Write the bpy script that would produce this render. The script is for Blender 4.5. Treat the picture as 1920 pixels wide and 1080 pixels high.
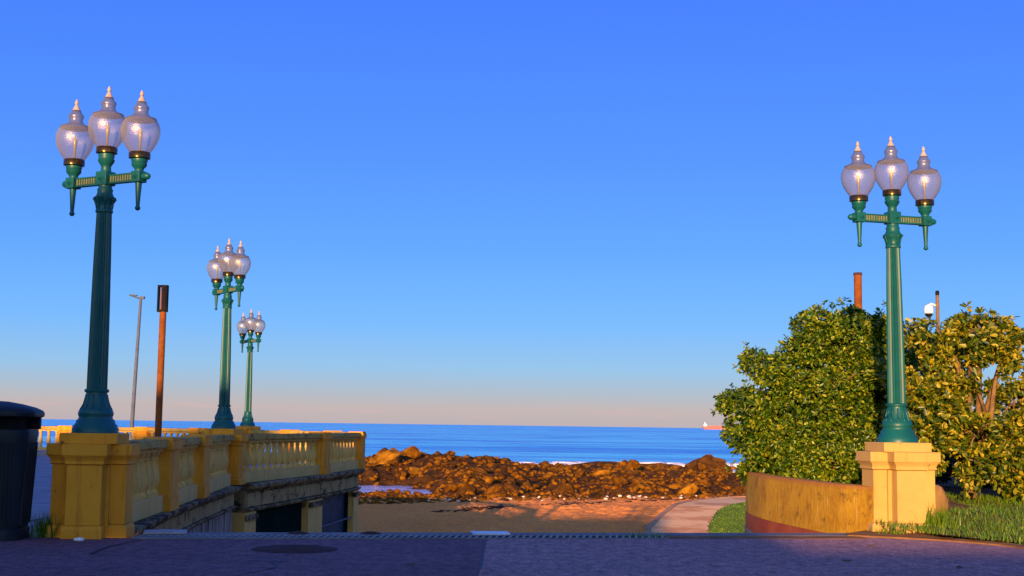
import bpy, math, random
import numpy as np
from mathutils import Vector, noise

R = math.radians
random.seed(7)
rng = np.random.default_rng(11)
scene = bpy.context.scene
for o in list(bpy.data.objects):
    bpy.data.objects.remove(o, do_unlink=True)
C = scene.collection

# ------------------------------------------------------------ camera
cam_d = bpy.data.cameras.new('camera')
cam_d.sensor_width = 36.0
cam_d.lens = 46.875
cam_d.clip_start = 0.1
cam_d.clip_end = 60000
cam = bpy.data.objects.new('camera', cam_d)
cam.location = (0, 0, 1.3)
cam.rotation_mode = 'XYZ'
from mathutils import Matrix
cam.rotation_euler = (Matrix.Rotation(R(90 + 5.88), 3, 'X') @ Matrix.Rotation(R(0.78), 3, 'Z')).to_euler()
C.objects.link(cam)
scene.camera = cam

# ------------------------------------------------------------ sky and sun
SUN_AZ = R(13.0)      # degrees to the left of straight behind the camera
SUN_EL = R(8.2)
SKY_GAIN = 3.4
world = bpy.data.worlds.new('World')
scene.world = world
world.use_nodes = True
wn, wl = world.node_tree.nodes, world.node_tree.links
wn.clear()
sky = wn.new('ShaderNodeTexSky')
sky.sky_type = 'NISHITA'
sky.sun_disc = False
sky.sun_elevation = SUN_EL
sky.sun_rotation = R(180) + SUN_AZ
sky.altitude = 10
sky.air_density = 1.0
sky.dust_density = 0.6
sky.ozone_density = 3.0
bg = wn.new('ShaderNodeBackground')
bg.inputs['Strength'].default_value = 0.15
# evening sky colour by elevation, carried over the whole dome, mixed with the physical sky
tc = wn.new('ShaderNodeTexCoord')
sep = wn.new('ShaderNodeSeparateXYZ')
wl.new(tc.outputs['Generated'], sep.inputs[0])
cr = wn.new('ShaderNodeValToRGB')
stops = [(0.0, (.51, .43, .48)), (.012, (.53, .44, .47)), (.024, (.39, .47, .61)), (.042, (.25, .50, .84)), (.075, (.135, .43, 1.0)),
         (.13, (.080, .33, 1.0)), (.20, (.058, .25, 1.0)), (.32, (.040, .175, 1.0)), (1.0, (.07, .16, .80))]
el = cr.color_ramp.elements
while len(el) < len(stops):
    el.new(0.5)
for e, (p, c) in zip(el, stops):
    e.position = p
    e.color = (*c, 1)
wl.new(sep.outputs['Z'], cr.inputs[0])
# a few faint pink cloudlets low over the sea
cm = wn.new('ShaderNodeMapping')
cm.inputs['Scale'].default_value = (9, 9, 120)
wl.new(tc.outputs['Generated'], cm.inputs[0])
cn = wn.new('ShaderNodeTexNoise')
cn.inputs['Scale'].default_value = 2.2
cn.inputs['Detail'].default_value = 6
wl.new(cm.outputs[0], cn.inputs[0])
cf = wn.new('ShaderNodeValToRGB')
cf.color_ramp.elements[0].position = .55
cf.color_ramp.elements[1].position = .78
wl.new(cn.outputs[0], cf.inputs[0])
band = wn.new('ShaderNodeValToRGB')
be = band.color_ramp.elements
be[0].position = .003; be[0].color = (0, 0, 0, 1)
be[1].position = .010; be[1].color = (.55, .55, .55, 1)
e = be.new(.018); e.color = (0, 0, 0, 1)
wl.new(sep.outputs['Z'], band.inputs[0])
mm = wn.new('ShaderNodeMath'); mm.operation = 'MULTIPLY'
wl.new(cf.outputs[0], mm.inputs[0]); wl.new(band.outputs[0], mm.inputs[1])
cmix = wn.new('ShaderNodeMix'); cmix.data_type = 'RGBA'
wl.new(mm.outputs[0], cmix.inputs[0]); wl.new(cr.outputs[0], cmix.inputs[6]); cmix.inputs[7].default_value = (.80, .46, .48, 1)
sc = wn.new('ShaderNodeVectorMath'); sc.operation = 'SCALE'
sc.inputs['Scale'].default_value = SKY_GAIN
wl.new(cmix.outputs[2], sc.inputs[0])
mx = wn.new('ShaderNodeMix'); mx.data_type = 'RGBA'
# the warm glow on the sun's side stays the physical sky's own
dp = wn.new('ShaderNodeVectorMath'); dp.operation = 'DOT_PRODUCT'
wl.new(tc.outputs['Generated'], dp.inputs[0])
dp.inputs[1].default_value = (-math.sin(SUN_AZ) * math.cos(SUN_EL), -math.cos(SUN_AZ) * math.cos(SUN_EL), math.sin(SUN_EL))
mr = wn.new('ShaderNodeMapRange'); mr.interpolation_type = 'SMOOTHSTEP'
mr.inputs['From Min'].default_value = 0.1; mr.inputs['From Max'].default_value = 0.9
mr.inputs['To Min'].default_value = 0.90; mr.inputs['To Max'].default_value = 0.10
wl.new(dp.outputs['Value'], mr.inputs['Value'])
wl.new(mr.outputs[0], mx.inputs[0])
wl.new(sky.outputs[0], mx.inputs[6]); wl.new(sc.outputs[0], mx.inputs[7])
wo = wn.new('ShaderNodeOutputWorld')
wl.new(mx.outputs[2], bg.inputs['Color'])
wl.new(bg.outputs[0], wo.inputs['Surface'])

sun_d = bpy.data.lights.new('sun', 'SUN')
sun_d.energy = 5.0
sun_d.angle = R(0.5)
sun_d.color = (1.0, 0.58, 0.25)
sun = bpy.data.objects.new('sun', sun_d)
C.objects.link(sun)
sdir = Vector((-math.sin(SUN_AZ) * math.cos(SUN_EL), -math.cos(SUN_AZ) * math.cos(SUN_EL), math.sin(SUN_EL)))
sun.rotation_euler = sdir.to_track_quat('Z', 'Y').to_euler()
sun.location = (-10, -40, 40)

scene.render.engine = 'CYCLES'
vs = scene.view_settings
vs.view_transform = 'Standard'
vs.look = 'None'
vs.gamma = 1.0
vs.exposure = 0.95
vs.use_curve_mapping = False

# ------------------------------------------------------------ materials
def ramp(nt, fac, stops):
    n = nt.nodes.new('ShaderNodeValToRGB')
    e = n.color_ramp.elements
    while len(e) < len(stops):
        e.new(0.5)
    for el, (p, c) in zip(e, stops):
        el.position = p
        el.color = (*c, 1) if len(c) == 3 else c
    nt.links.new(fac, n.inputs[0])
    return n.outputs[0]

def noise_tex(nt, vec, scale, detail=4, rough=0.6, stretch=None, dist=0.0):
    if stretch:
        m = nt.nodes.new('ShaderNodeMapping')
        m.inputs['Scale'].default_value = stretch
        nt.links.new(vec, m.inputs['Vector'])
        vec = m.outputs[0]
    n = nt.nodes.new('ShaderNodeTexNoise')
    n.inputs['Scale'].default_value = scale
    n.inputs['Detail'].default_value = detail
    n.inputs['Roughness'].default_value = rough
    n.inputs['Distortion'].default_value = dist
    nt.links.new(vec, n.inputs['Vector'])
    return n.outputs['Fac']

def mixc(nt, fac, a, b, mode='MIX'):
    n = nt.nodes.new('ShaderNodeMix')
    n.data_type = 'RGBA'
    n.blend_type = mode
    for s, v in ((0, fac), (6, a), (7, b)):
        if isinstance(v, (int, float)):
            n.inputs[s].default_value = v
        elif isinstance(v, tuple):
            n.inputs[s].default_value = (*v, 1)
        else:
            nt.links.new(v, n.inputs[s])
    return n.outputs[2]

def new_mat(name, rough=0.6, spec=0.3, metal=0.0):
    m = bpy.data.materials.new(name)
    m.use_nodes = True
    nt = m.node_tree
    b = nt.nodes['Principled BSDF']
    b.inputs['Roughness'].default_value = rough
    b.inputs['Specular IOR Level'].default_value = spec
    b.inputs['Metallic'].default_value = metal
    geo = nt.nodes.new('ShaderNodeNewGeometry')
    return m, nt, b, geo.outputs['Position']

def bump(nt, b, h, strength, dist=0.02, prev=None):
    n = nt.nodes.new('ShaderNodeBump')
    n.inputs['Strength'].default_value = strength
    n.inputs['Distance'].default_value = dist
    nt.links.new(h, n.inputs['Height'])
    if prev is not None:
        nt.links.new(prev, n.inputs['Normal'])
    nt.links.new(n.outputs[0], b.inputs['Normal'])
    return n.outputs[0]

def mottled(name, c1, c2, scale=3, rough=0.7, spec=0.3, bscale=40, bstr=0.2, bdist=0.01, metal=0.0, c3=None, lo=0.35, hi=0.65):
    m, nt, b, P = new_mat(name, rough, spec, metal)
    f = noise_tex(nt, P, scale, 6)
    st = [(lo, c1), (hi, c2)]
    if c3:
        st.append((min(hi + 0.15, 1), c3))
    nt.links.new(ramp(nt, f, st), b.inputs['Base Color'])
    if bstr:
        bump(nt, b, noise_tex(nt, P, bscale, 5), bstr, bdist)
    return m

def stained(name, base, light, stain, amount=0.55, streak=9, zlow=None, drips=1.0):
    """painted render with vertical rain streaks, blotches and flaked patches"""
    m, nt, b, P = new_mat(name, 0.75, 0.25)
    blotch = ramp(nt, noise_tex(nt, P, 1.6, 6), [(0.35, base), (0.7, light)])
    st = noise_tex(nt, P, streak, 5, 0.65, (1, 1, 0.09))
    sf = ramp(nt, st, [(amount, (0, 0, 0)), (min(amount + 0.22, 1), (1, 1, 1))])
    col = mixc(nt, sf, blotch, stain)
    fl = ramp(nt, noise_tex(nt, P, 7.5, 9, 0.75), [(0.62, (0, 0, 0)), (0.68, (drips, drips, drips))])
    col = mixc(nt, fl, col, tuple(0.6 * s for s in stain))
    nt.links.new(col, b.inputs['Base Color'])
    bump(nt, b, noise_tex(nt, P, 30, 6), 0.25, 0.01)
    return m

M = {}
M['yellow'] = stained('yellow_paint', (0.68, 0.26, 0.014), (0.80, 0.33, 0.022), (0.36, 0.125, 0.012), 0.53)
M['yellow_dirty'] = stained('weathered_yellow_paint', (0.62, 0.355, 0.085), (0.72, 0.45, 0.125), (0.28, 0.155, 0.05), 0.56)
def lichen(name, base, light, dark, cover=0.5, scale=2.6):
    """old plaster with irregular black lichen, rust-brown runs and chips"""
    m, nt, b, P = new_mat(name, 0.85, 0.15)
    col = ramp(nt, noise_tex(nt, P, 1.4, 7, 0.65), [(0.3, base), (0.7, light)])
    run_ = ramp(nt, noise_tex(nt, P, 5, 6, 0.7, (1, 1, 0.3), 0.6), [(0.52, (0, 0, 0)), (0.72, (0.7, 0.7, 0.7))])
    col = mixc(nt, run_, col, tuple(0.45 * c for c in base))
    f = ramp(nt, noise_tex(nt, P, scale, 9, 0.72, (1, 1, 1.6), 0.4), [(cover - .05, (0, 0, 0)), (cover + .07, (0.95, 0.95, 0.95))])
    col = mixc(nt, f, col, dark)
    nt.links.new(col, b.inputs['Base Color'])
    n1 = bump(nt, b, noise_tex(nt, P, 4.5, 7, 0.7), 0.6, 0.05)
    bump(nt, b, noise_tex(nt, P, 30, 5, 0.7), 0.4, 0.012, n1)
    return m
M['cornice'] = lichen('lichen_black_cornice', (0.24, 0.16, 0.075), (0.34, 0.24, 0.11), (0.022, 0.016, 0.012), 0.49)
M['coping'] = lichen('lichened_yellow_coping', (0.40, 0.25, 0.055), (0.52, 0.33, 0.08), (0.05, 0.036, 0.02), 0.57)
M['frieze'] = lichen('brown_stained_frieze', (0.36, 0.23, 0.08), (0.46, 0.31, 0.12), (0.06, 0.036, 0.02), 0.56)
M['cream'] = stained('cream_yellow_paint', (0.45, 0.27, 0.070), (0.51, 0.325, 0.10), (0.34, 0.18, 0.035), 0.58)
M['planks'] = stained('weathered_grey_boards', (0.25, 0.19, 0.14), (0.38, 0.30, 0.23), (0.07, 0.05, 0.05), 0.45, 14)
M['green'] = mottled('teal_green_lamp_paint', (0.003, 0.068, 0.070), (0.004, 0.092, 0.090), 4, 0.42, 0.35, 60, 0.08, 0.004)
M['gilt'] = mottled('worn_gilt', (0.32, 0.22, 0.07), (0.45, 0.32, 0.12), 8, 0.4, 0.5, 40, 0.1, 0.003)
M['rib'] = mottled('green_gilt_with_glints', (0.10, 0.13, 0.05), (0.22, 0.19, 0.07), 12, 0.4, 0.5, 40, 0.1, 0.003)  # lighter than the lamp paint; sun glints on the ribs put into the colour
M['brass'] = mottled('dark_bronze_collar', (0.09, 0.05, 0.015), (0.16, 0.09, 0.03), 6, 0.22, 0.6, 40, 0.05, 0.003, 0.9)
M['finial'] = mottled('pale_finial_paint', (0.42, 0.30, 0.22), (0.50, 0.36, 0.27), 6, 0.4, 0.4, 40, 0.05)
M['asphalt'] = None
M['bin'] = mottled('dark_slate_bin_plastic', (0.007, 0.011, 0.016), (0.011, 0.017, 0.023), 3, 0.55, 0.2, 30, 0.08)
M['dark'] = mottled('black_void', (0.006, 0.006, 0.008), (0.012, 0.012, 0.014), 5, 0.8, 0.1, 20, 0.1)
M['door'] = mottled('blackish_green_door_paint', (0.004, 0.012, 0.010), (0.007, 0.02, 0.015), 2, 0.95, 0.01, 20, 0.1)
M['rust'] = mottled('rusty_orange_steel', (0.15, 0.04, 0.008), (0.24, 0.07, 0.012), 5, 0.8, 0.15, 30, 0.3, c3=(0.09, 0.028, 0.01))
M['galv'] = mottled('dull_galvanised_steel', (0.07, 0.085, 0.14), (0.10, 0.12, 0.18), 5, 0.7, 0.2, 30, 0.1)
M['concrete'] = mottled('grey_concrete', (0.13, 0.12, 0.12), (0.22, 0.20, 0.19), 2.5, 0.85, 0.2, 25, 0.35)
M['plate'] = mottled('pale_metal_plate', (0.50, 0.52, 0.58), (0.62, 0.63, 0.68), 5, 0.4, 0.5, 30, 0.1)
M['plate_dull'] = mottled('worn_grate_steel', (0.20, 0.18, 0.19), (0.30, 0.27, 0.28), 6, 0.6, 0.4, 30, 0.1)
M['iron'] = mottled('rusted_cast_iron', (0.05, 0.027, 0.03), (0.085, 0.045, 0.045), 8, 0.9, 0.08, 60, 0.3)
M['slab'] = mottled('lilac_grey_paving', (0.19, 0.17, 0.19), (0.27, 0.24, 0.26), 1.5, 0.8, 0.25, 30, 0.2)
M['soil'] = mottled('dry_soil', (0.10, 0.05, 0.02), (0.20, 0.11, 0.05), 4, 0.95, 0.1, 18, 0.9, 0.05)
M['bark'] = mottled('bark', (0.10, 0.06, 0.03), (0.22, 0.13, 0.06), 9, 0.9, 0.15, 30, 0.6, 0.02)
M['stone_pale'] = mottled('bleached_pebble', (0.60, 0.50, 0.42), (0.75, 0.66, 0.58), 3, 0.8, 0.2, 20, 0.2)
M['white'] = mottled('white_paint', (0.72, 0.72, 0.72), (0.8, 0.8, 0.8), 4, 0.5, 0.4, 20, 0.05)
M['ship_red'] = mottled('red_hull_paint', (0.52, 0.10, 0.08), (0.60, 0.14, 0.11), 0.05, 0.6, 0.3, 1, 0)
M['glass_blue'] = mottled('dusty_window_glass', (0.01, 0.02, 0.045), (0.03, 0.05, 0.09), 3, 0.6, 0.1, 20, 0.03)
M['house'] = mottled('house_render', (0.42, 0.38, 0.33), (0.5, 0.46, 0.4), 1, 0.85, 0.2, 10, 0.1)
M['weed'] = mottled('wrack_seaweed', (0.012, 0.008, 0.006), (0.03, 0.018, 0.012), 6, 0.8, 0.2, 30, 0.4)

def make_asphalt(name, c1, c2):
    m, nt, b, P = new_mat(name, 0.85, 0.25)
    big = ramp(nt, noise_tex(nt, P, 0.7, 6), [(0.3, c1), (0.7, c2)])
    grain = ramp(nt, noise_tex(nt, P, 38, 4, 0.8), [(0.3, (0.25, 0.25, 0.25)), (0.72, (1.75, 1.7, 1.7))])
    col = mixc(nt, 1.0, big, grain, 'MULTIPLY')
    g2 = ramp(nt, noise_tex(nt, P, 9, 5, 0.8, (1, .5, 1)), [(0.32, (0.45, 0.45, 0.45)), (0.70, (1.65, 1.6, 1.6))])
    col = mixc(nt, 1.0, col, g2, 'MULTIPLY')
    spk = nt.nodes.new('ShaderNodeTexVoronoi')
    spk.inputs['Scale'].default_value = 55
    nt.links.new(P, spk.inputs['Vector'])
    sf = ramp(nt, spk.outputs['Distance'], [(0.08, (1, 1, 1)), (0.2, (0, 0, 0))])
    pick = ramp(nt, noise_tex(nt, P, 25, 2), [(0.55, (0, 0, 0)), (0.65, (0.6, 0.6, 0.6))])
    sf2 = mixc(nt, 1.0, sf, pick, 'MULTIPLY')
    col = mixc(nt, sf2, col, (0.24, 0.22, 0.22))
    st = ramp(nt, noise_tex(nt, P, 2.2, 7, 0.7, (1, 2.5, 1)), [(0.58, (0, 0, 0)), (0.72, (0.6, 0.6, 0.6))])
    col = mixc(nt, st, col, tuple(0.55 * c for c in c1))
    nt.links.new(col, b.inputs['Base Color'])
    bump(nt, b, noise_tex(nt, P, 40, 5, 0.75), 0.8, 0.03)
    return m
M['asphalt'] = make_asphalt('dark_asphalt', (0.145, 0.070, 0.090), (0.195, 0.096, 0.118))
M['asphalt_pale'] = make_asphalt('pale_worn_asphalt', (0.32, 0.175, 0.175), (0.40, 0.225, 0.215))

def sand_mat():
    m, nt, b, P = new_mat('orange_sand', 0.95, 0.1)
    big = ramp(nt, noise_tex(nt, P, 0.25, 6), [(0.3, (0.78, 0.255, 0.052)), (0.7, (0.88, 0.32, 0.07))])
    gr = ramp(nt, noise_tex(nt, P, 9, 6, 0.75), [(0.3, (0.7, 0.7, 0.7)), (0.7, (1.2, 1.2, 1.2))])
    nt.links.new(mixc(nt, 1.0, big, gr, 'MULTIPLY'), b.inputs['Base Color'])
    n1 = bump(nt, b, noise_tex(nt, P, 2.2, 6, 0.65), 0.8, 0.12)
    return m
M['sand'] = sand_mat()

def rock_mat(name, cs):
    m, nt, b, P = new_mat(name, 0.95, 0.08)
    f = noise_tex(nt, P, 1.3, 9, 0.75)
    col = ramp(nt, f, [(0.36, cs[0]), (0.50, cs[1]), (0.64, cs[2]), (0.80, cs[3])])  # dark end of the noise paints crevice shade into the rock
    nt.links.new(col, b.inputs['Base Color'])
    bump(nt, b, noise_tex(nt, P, 5, 7, 0.7), 0.9, 0.12)
    return m
ROCKC = [(0.022, 0.009, 0.002), (0.14, 0.052, 0.003), (0.31, 0.125, 0.006), (0.50, 0.22, 0.014)]
M['rock'] = rock_mat('rust_brown_rock', ROCKC)
M['rock_light'] = rock_mat('ochre_rock', [(0.06, 0.024, 0.003), (0.24, 0.10, 0.006), (0.40, 0.175, 0.01), (0.54, 0.25, 0.016)])
M['rock_dark'] = rock_mat('wet_rock_and_gap_shade', [(0.028, 0.012, 0.004), (0.075, 0.031, 0.006), (0.13, 0.053, 0.008), (0.19, 0.080, 0.012)])  # dark wet rocks; on the reef base it paints shade between stones

def water_mat(name, deep, light, scale, strength, rough=0.22, spec=0.4):
    m, nt, b, P = new_mat(name, rough, spec)
    w1 = noise_tex(nt, P, scale, 5, 0.65, (0.3, 1.0, 1.0))
    w2 = noise_tex(nt, P, scale * 0.15, 5, 0.65, (0.22, 1.0, 1.0), 0.3)
    w3 = noise_tex(nt, P, scale * 0.03, 4, 0.6, (0.15, 1.0, 1.0))
    ad = nt.nodes.new('ShaderNodeMath'); ad.operation = 'ADD'
    nt.links.new(w2, ad.inputs[0]); nt.links.new(w3, ad.inputs[1])
    dv = nt.nodes.new('ShaderNodeMath'); dv.operation = 'MULTIPLY'; dv.inputs[1].default_value = 0.5
    nt.links.new(ad.outputs[0], dv.inputs[0])
    col = ramp(nt, dv.outputs[0], [(0.43, deep), (0.57, light)])
    nt.links.new(col, b.inputs['Base Color'])
    n1 = bump(nt, b, w2, strength, 4.0)
    bump(nt, b, w1, strength, 1.0, n1)
    return m
M['sea'] = water_mat('deep_blue_sea', (0.006, 0.18, 0.72), (0.09, 0.62, 0.97), 0.6, 1.0)
M['pool'] = water_mat('tide_pool_water', (0.26, 0.36, 0.70), (0.50, 0.58, 0.85), 1.5, 0.2, 0.1, 0.6)  # pale base colour stands in for sky reflected in the pool
M['foam'] = mottled('sea_foam', (0.70, 0.66, 0.66), (0.82, 0.80, 0.80), 1.5, 0.9, 0.1, 4, 0.5, 0.1)

def wall_mat():
    m, nt, b, P = new_mat('stained_ochre_wall', 0.8, 0.2)
    blotch = ramp(nt, noise_tex(nt, P, 1.3, 7, 0.65), [(0.3, (0.27, 0.115, 0.005)), (0.65, (0.50, 0.28, 0.010))])
    sf = ramp(nt, noise_tex(nt, P, 9, 8, 0.78, (1, 1, 0.38), 1.2), [(0.45, (0, 0, 0)), (0.75, (0.8, 0.8, 0.8))])
    col = mixc(nt, sf, blotch, (0.60, 0.385, 0.035))
    sf = ramp(nt, noise_tex(nt, P, 13, 8, 0.78, (1, 1, 0.36), 1.2), [(0.52, (0, 0, 0)), (0.70, (0.6, 0.6, 0.6))])
    col = mixc(nt, sf, col, (0.15, 0.07, 0.012))
    sf = ramp(nt, noise_tex(nt, P, 2.4, 8, 0.7, (1, 1, 0.6)), [(0.55, (0, 0, 0)), (0.70, (0.6, 0.6, 0.6))])
    col = mixc(nt, sf, col, (0.16, 0.075, 0.012))
    sep = nt.nodes.new('ShaderNodeSeparateXYZ')
    nt.links.new(P, sep.inputs[0])
    ad = nt.nodes.new('ShaderNodeMath'); ad.operation = 'MULTIPLY_ADD'
    nt.links.new(noise_tex(nt, P, 6, 5), ad.inputs[0])
    ad.inputs[1].default_value = 0.10
    nt.links.new(sep.outputs['Z'], ad.inputs[2])
    dr_ = ramp(nt, noise_tex(nt, P, 26, 4, 0.6, (1, 1, 0.05)), [(0.62, (0, 0, 0)), (0.68, (0.75, 0.75, 0.75))])
    dm = ramp(nt, noise_tex(nt, P, 2.2, 5, 0.6), [(0.45, (0, 0, 0)), (0.55, (1, 1, 1))])
    col = mixc(nt, mixc(nt, 1.0, dr_, dm, 'MULTIPLY'), col, (0.66, 0.46, 0.14))
    pt = ramp(nt, noise_tex(nt, P, 3.6, 9, 0.8), [(0.56, (0, 0, 0)), (0.60, (0.7, 0.7, 0.7))])
    col = mixc(nt, pt, col, (0.13, 0.062, 0.012))
    top = ramp(nt, ad.outputs[0], [(0.56, (0, 0, 0)), (0.62, (0.8, 0.8, 0.8))])
    col = mixc(nt, top, col, (0.36, 0.14, 0.03))
    nt.links.new(col, b.inputs['Base Color'])
    bump(nt, b, noise_tex(nt, P, 25, 6, 0.7), 0.4, 0.015)
    return m
M['ochre'] = wall_mat()
M['dado'] = mottled('faded_maroon_paint', (0.22, 0.045, 0.025), (0.30, 0.075, 0.03), 3, 0.8, 0.2, 25, 0.3)

def leaf_mat(name, dark, mid, tip, trans=0.28):
    m, nt, b, P = new_mat(name, 0.38, 0.5)
    at = nt.nodes.new('ShaderNodeAttribute')
    at.attribute_name = 'tint'
    col = ramp(nt, at.outputs['Fac'], [(0.05, dark), (0.5, mid), (0.95, tip)])
    nt.links.new(col, b.inputs['Base Color'])
    tr = nt.nodes.new('ShaderNodeBsdfTranslucent')
    nt.links.new(col, tr.inputs['Color'])
    mx = nt.nodes.new('ShaderNodeMixShader')
    mx.inputs[0].default_value = trans
    out = nt.nodes['Material Output']
    nt.links.new(b.outputs[0], mx.inputs[1])
    nt.links.new(tr.outputs[0], mx.inputs[2])
    nt.links.new(mx.outputs[0], out.inputs['Surface'])
    return m
M['leaf_a'] = leaf_mat('glossy_green_leaf', (0.018, 0.055, 0.004), (0.095, 0.185, 0.005), (0.33, 0.34, 0.016))
M['leaf_b'] = leaf_mat('yellow_green_leaf', (0.020, 0.055, 0.004), (0.12, 0.165, 0.006), (0.44, 0.35, 0.018))
M['leaf_shade'] = leaf_mat('shaded_green_leaf', (0.012, 0.028, 0.010), (0.02, 0.045, 0.014), (0.035, 0.06, 0.02))  # darker copy of the leaf colours, with shade put into the colour
M['grass'] = leaf_mat('grass_blade', (0.05, 0.14, 0.006), (0.13, 0.27, 0.010), (0.30, 0.36, 0.03), 0.35)
M['turf'] = mottled('short_turf', (0.12, 0.20, 0.015), (0.20, 0.28, 0.02), .8, 0.95, 0.05, 12, 0.9, 0.08)

def glass_mat(name, base, tint, lo, hi, grain, gloss):
    m, nt, b, P = new_mat(name, 0.35, 0.5)
    b.inputs['Base Color'].default_value = (*base, 1)
    nz = noise_tex(nt, P, grain, 2, 0.5)
    bump(nt, b, nz, 0.3, 0.006)
    tr = nt.nodes.new('ShaderNodeBsdfTransparent')
    tr.inputs['Color'].default_value = (*tint, 1)
    tl = nt.nodes.new('ShaderNodeBsdfTranslucent')
    tl.inputs['Color'].default_value = (*base, 1)
    body = nt.nodes.new('ShaderNodeMixShader'); body.inputs[0].default_value = 0.4
    nt.links.new(b.outputs[0], body.inputs[1]); nt.links.new(tl.outputs[0], body.inputs[2])
    lw = nt.nodes.new('ShaderNodeLayerWeight')
    lw.inputs['Blend'].default_value = 0.4
    fac = ramp(nt, lw.outputs['Facing'], [(0.0, (lo,) * 3), (1.0, (hi,) * 3)])
    mx = nt.nodes.new('ShaderNodeMixShader')
    nt.links.new(fac, mx.inputs[0])
    nt.links.new(tr.outputs[0], mx.inputs[1])
    nt.links.new(body.outputs[0], mx.inputs[2])
    gl = nt.nodes.new('ShaderNodeBsdfGlossy')
    gl.inputs['Roughness'].default_value = 0.3
    gl.inputs['Color'].default_value = (1, .80, .55, 1)
    bn = nt.nodes.new('ShaderNodeBump'); bn.inputs['Strength'].default_value = 0.6; bn.inputs['Distance'].default_value = 0.007
    nt.links.new(nz, bn.inputs['Height']); nt.links.new(bn.outputs[0], gl.inputs['Normal'])
    m2 = nt.nodes.new('ShaderNodeMixShader'); m2.inputs[0].default_value = gloss
    gm = nt.nodes.new('ShaderNodeNewGeometry')
    mf = nt.nodes.new('ShaderNodeMapRange'); mf.inputs['To Min'].default_value = gloss; mf.inputs['To Max'].default_value = 0.02
    nt.links.new(gm.outputs['Backfacing'], mf.inputs['Value']); nt.links.new(mf.outputs[0], m2.inputs[0])
    nt.links.new(mx.outputs[0], m2.inputs[1]); nt.links.new(gl.outputs[0], m2.inputs[2])
    nt.links.new(m2.outputs[0], nt.nodes['Material Output'].inputs['Surface'])
    return m
M['globe'] = glass_mat('frosted_lamp_glass', (0.46, 0.40, 0.32), (0.84, 0.88, 0.92), 0.18, 0.85, 85, 0.09)
M['capglass'] = glass_mat('silvery_lamp_cap', (0.22, 0.22, 0.26), (0.80, 0.84, 0.92), 0.45, 0.9, 30, 0.10)
M['bulb'] = mottled('lamp_bulb_glass', (0.34, 0.27, 0.2), (0.42, 0.34, 0.26), 9, 0.25, 0.6, 30, 0.05)

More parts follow.
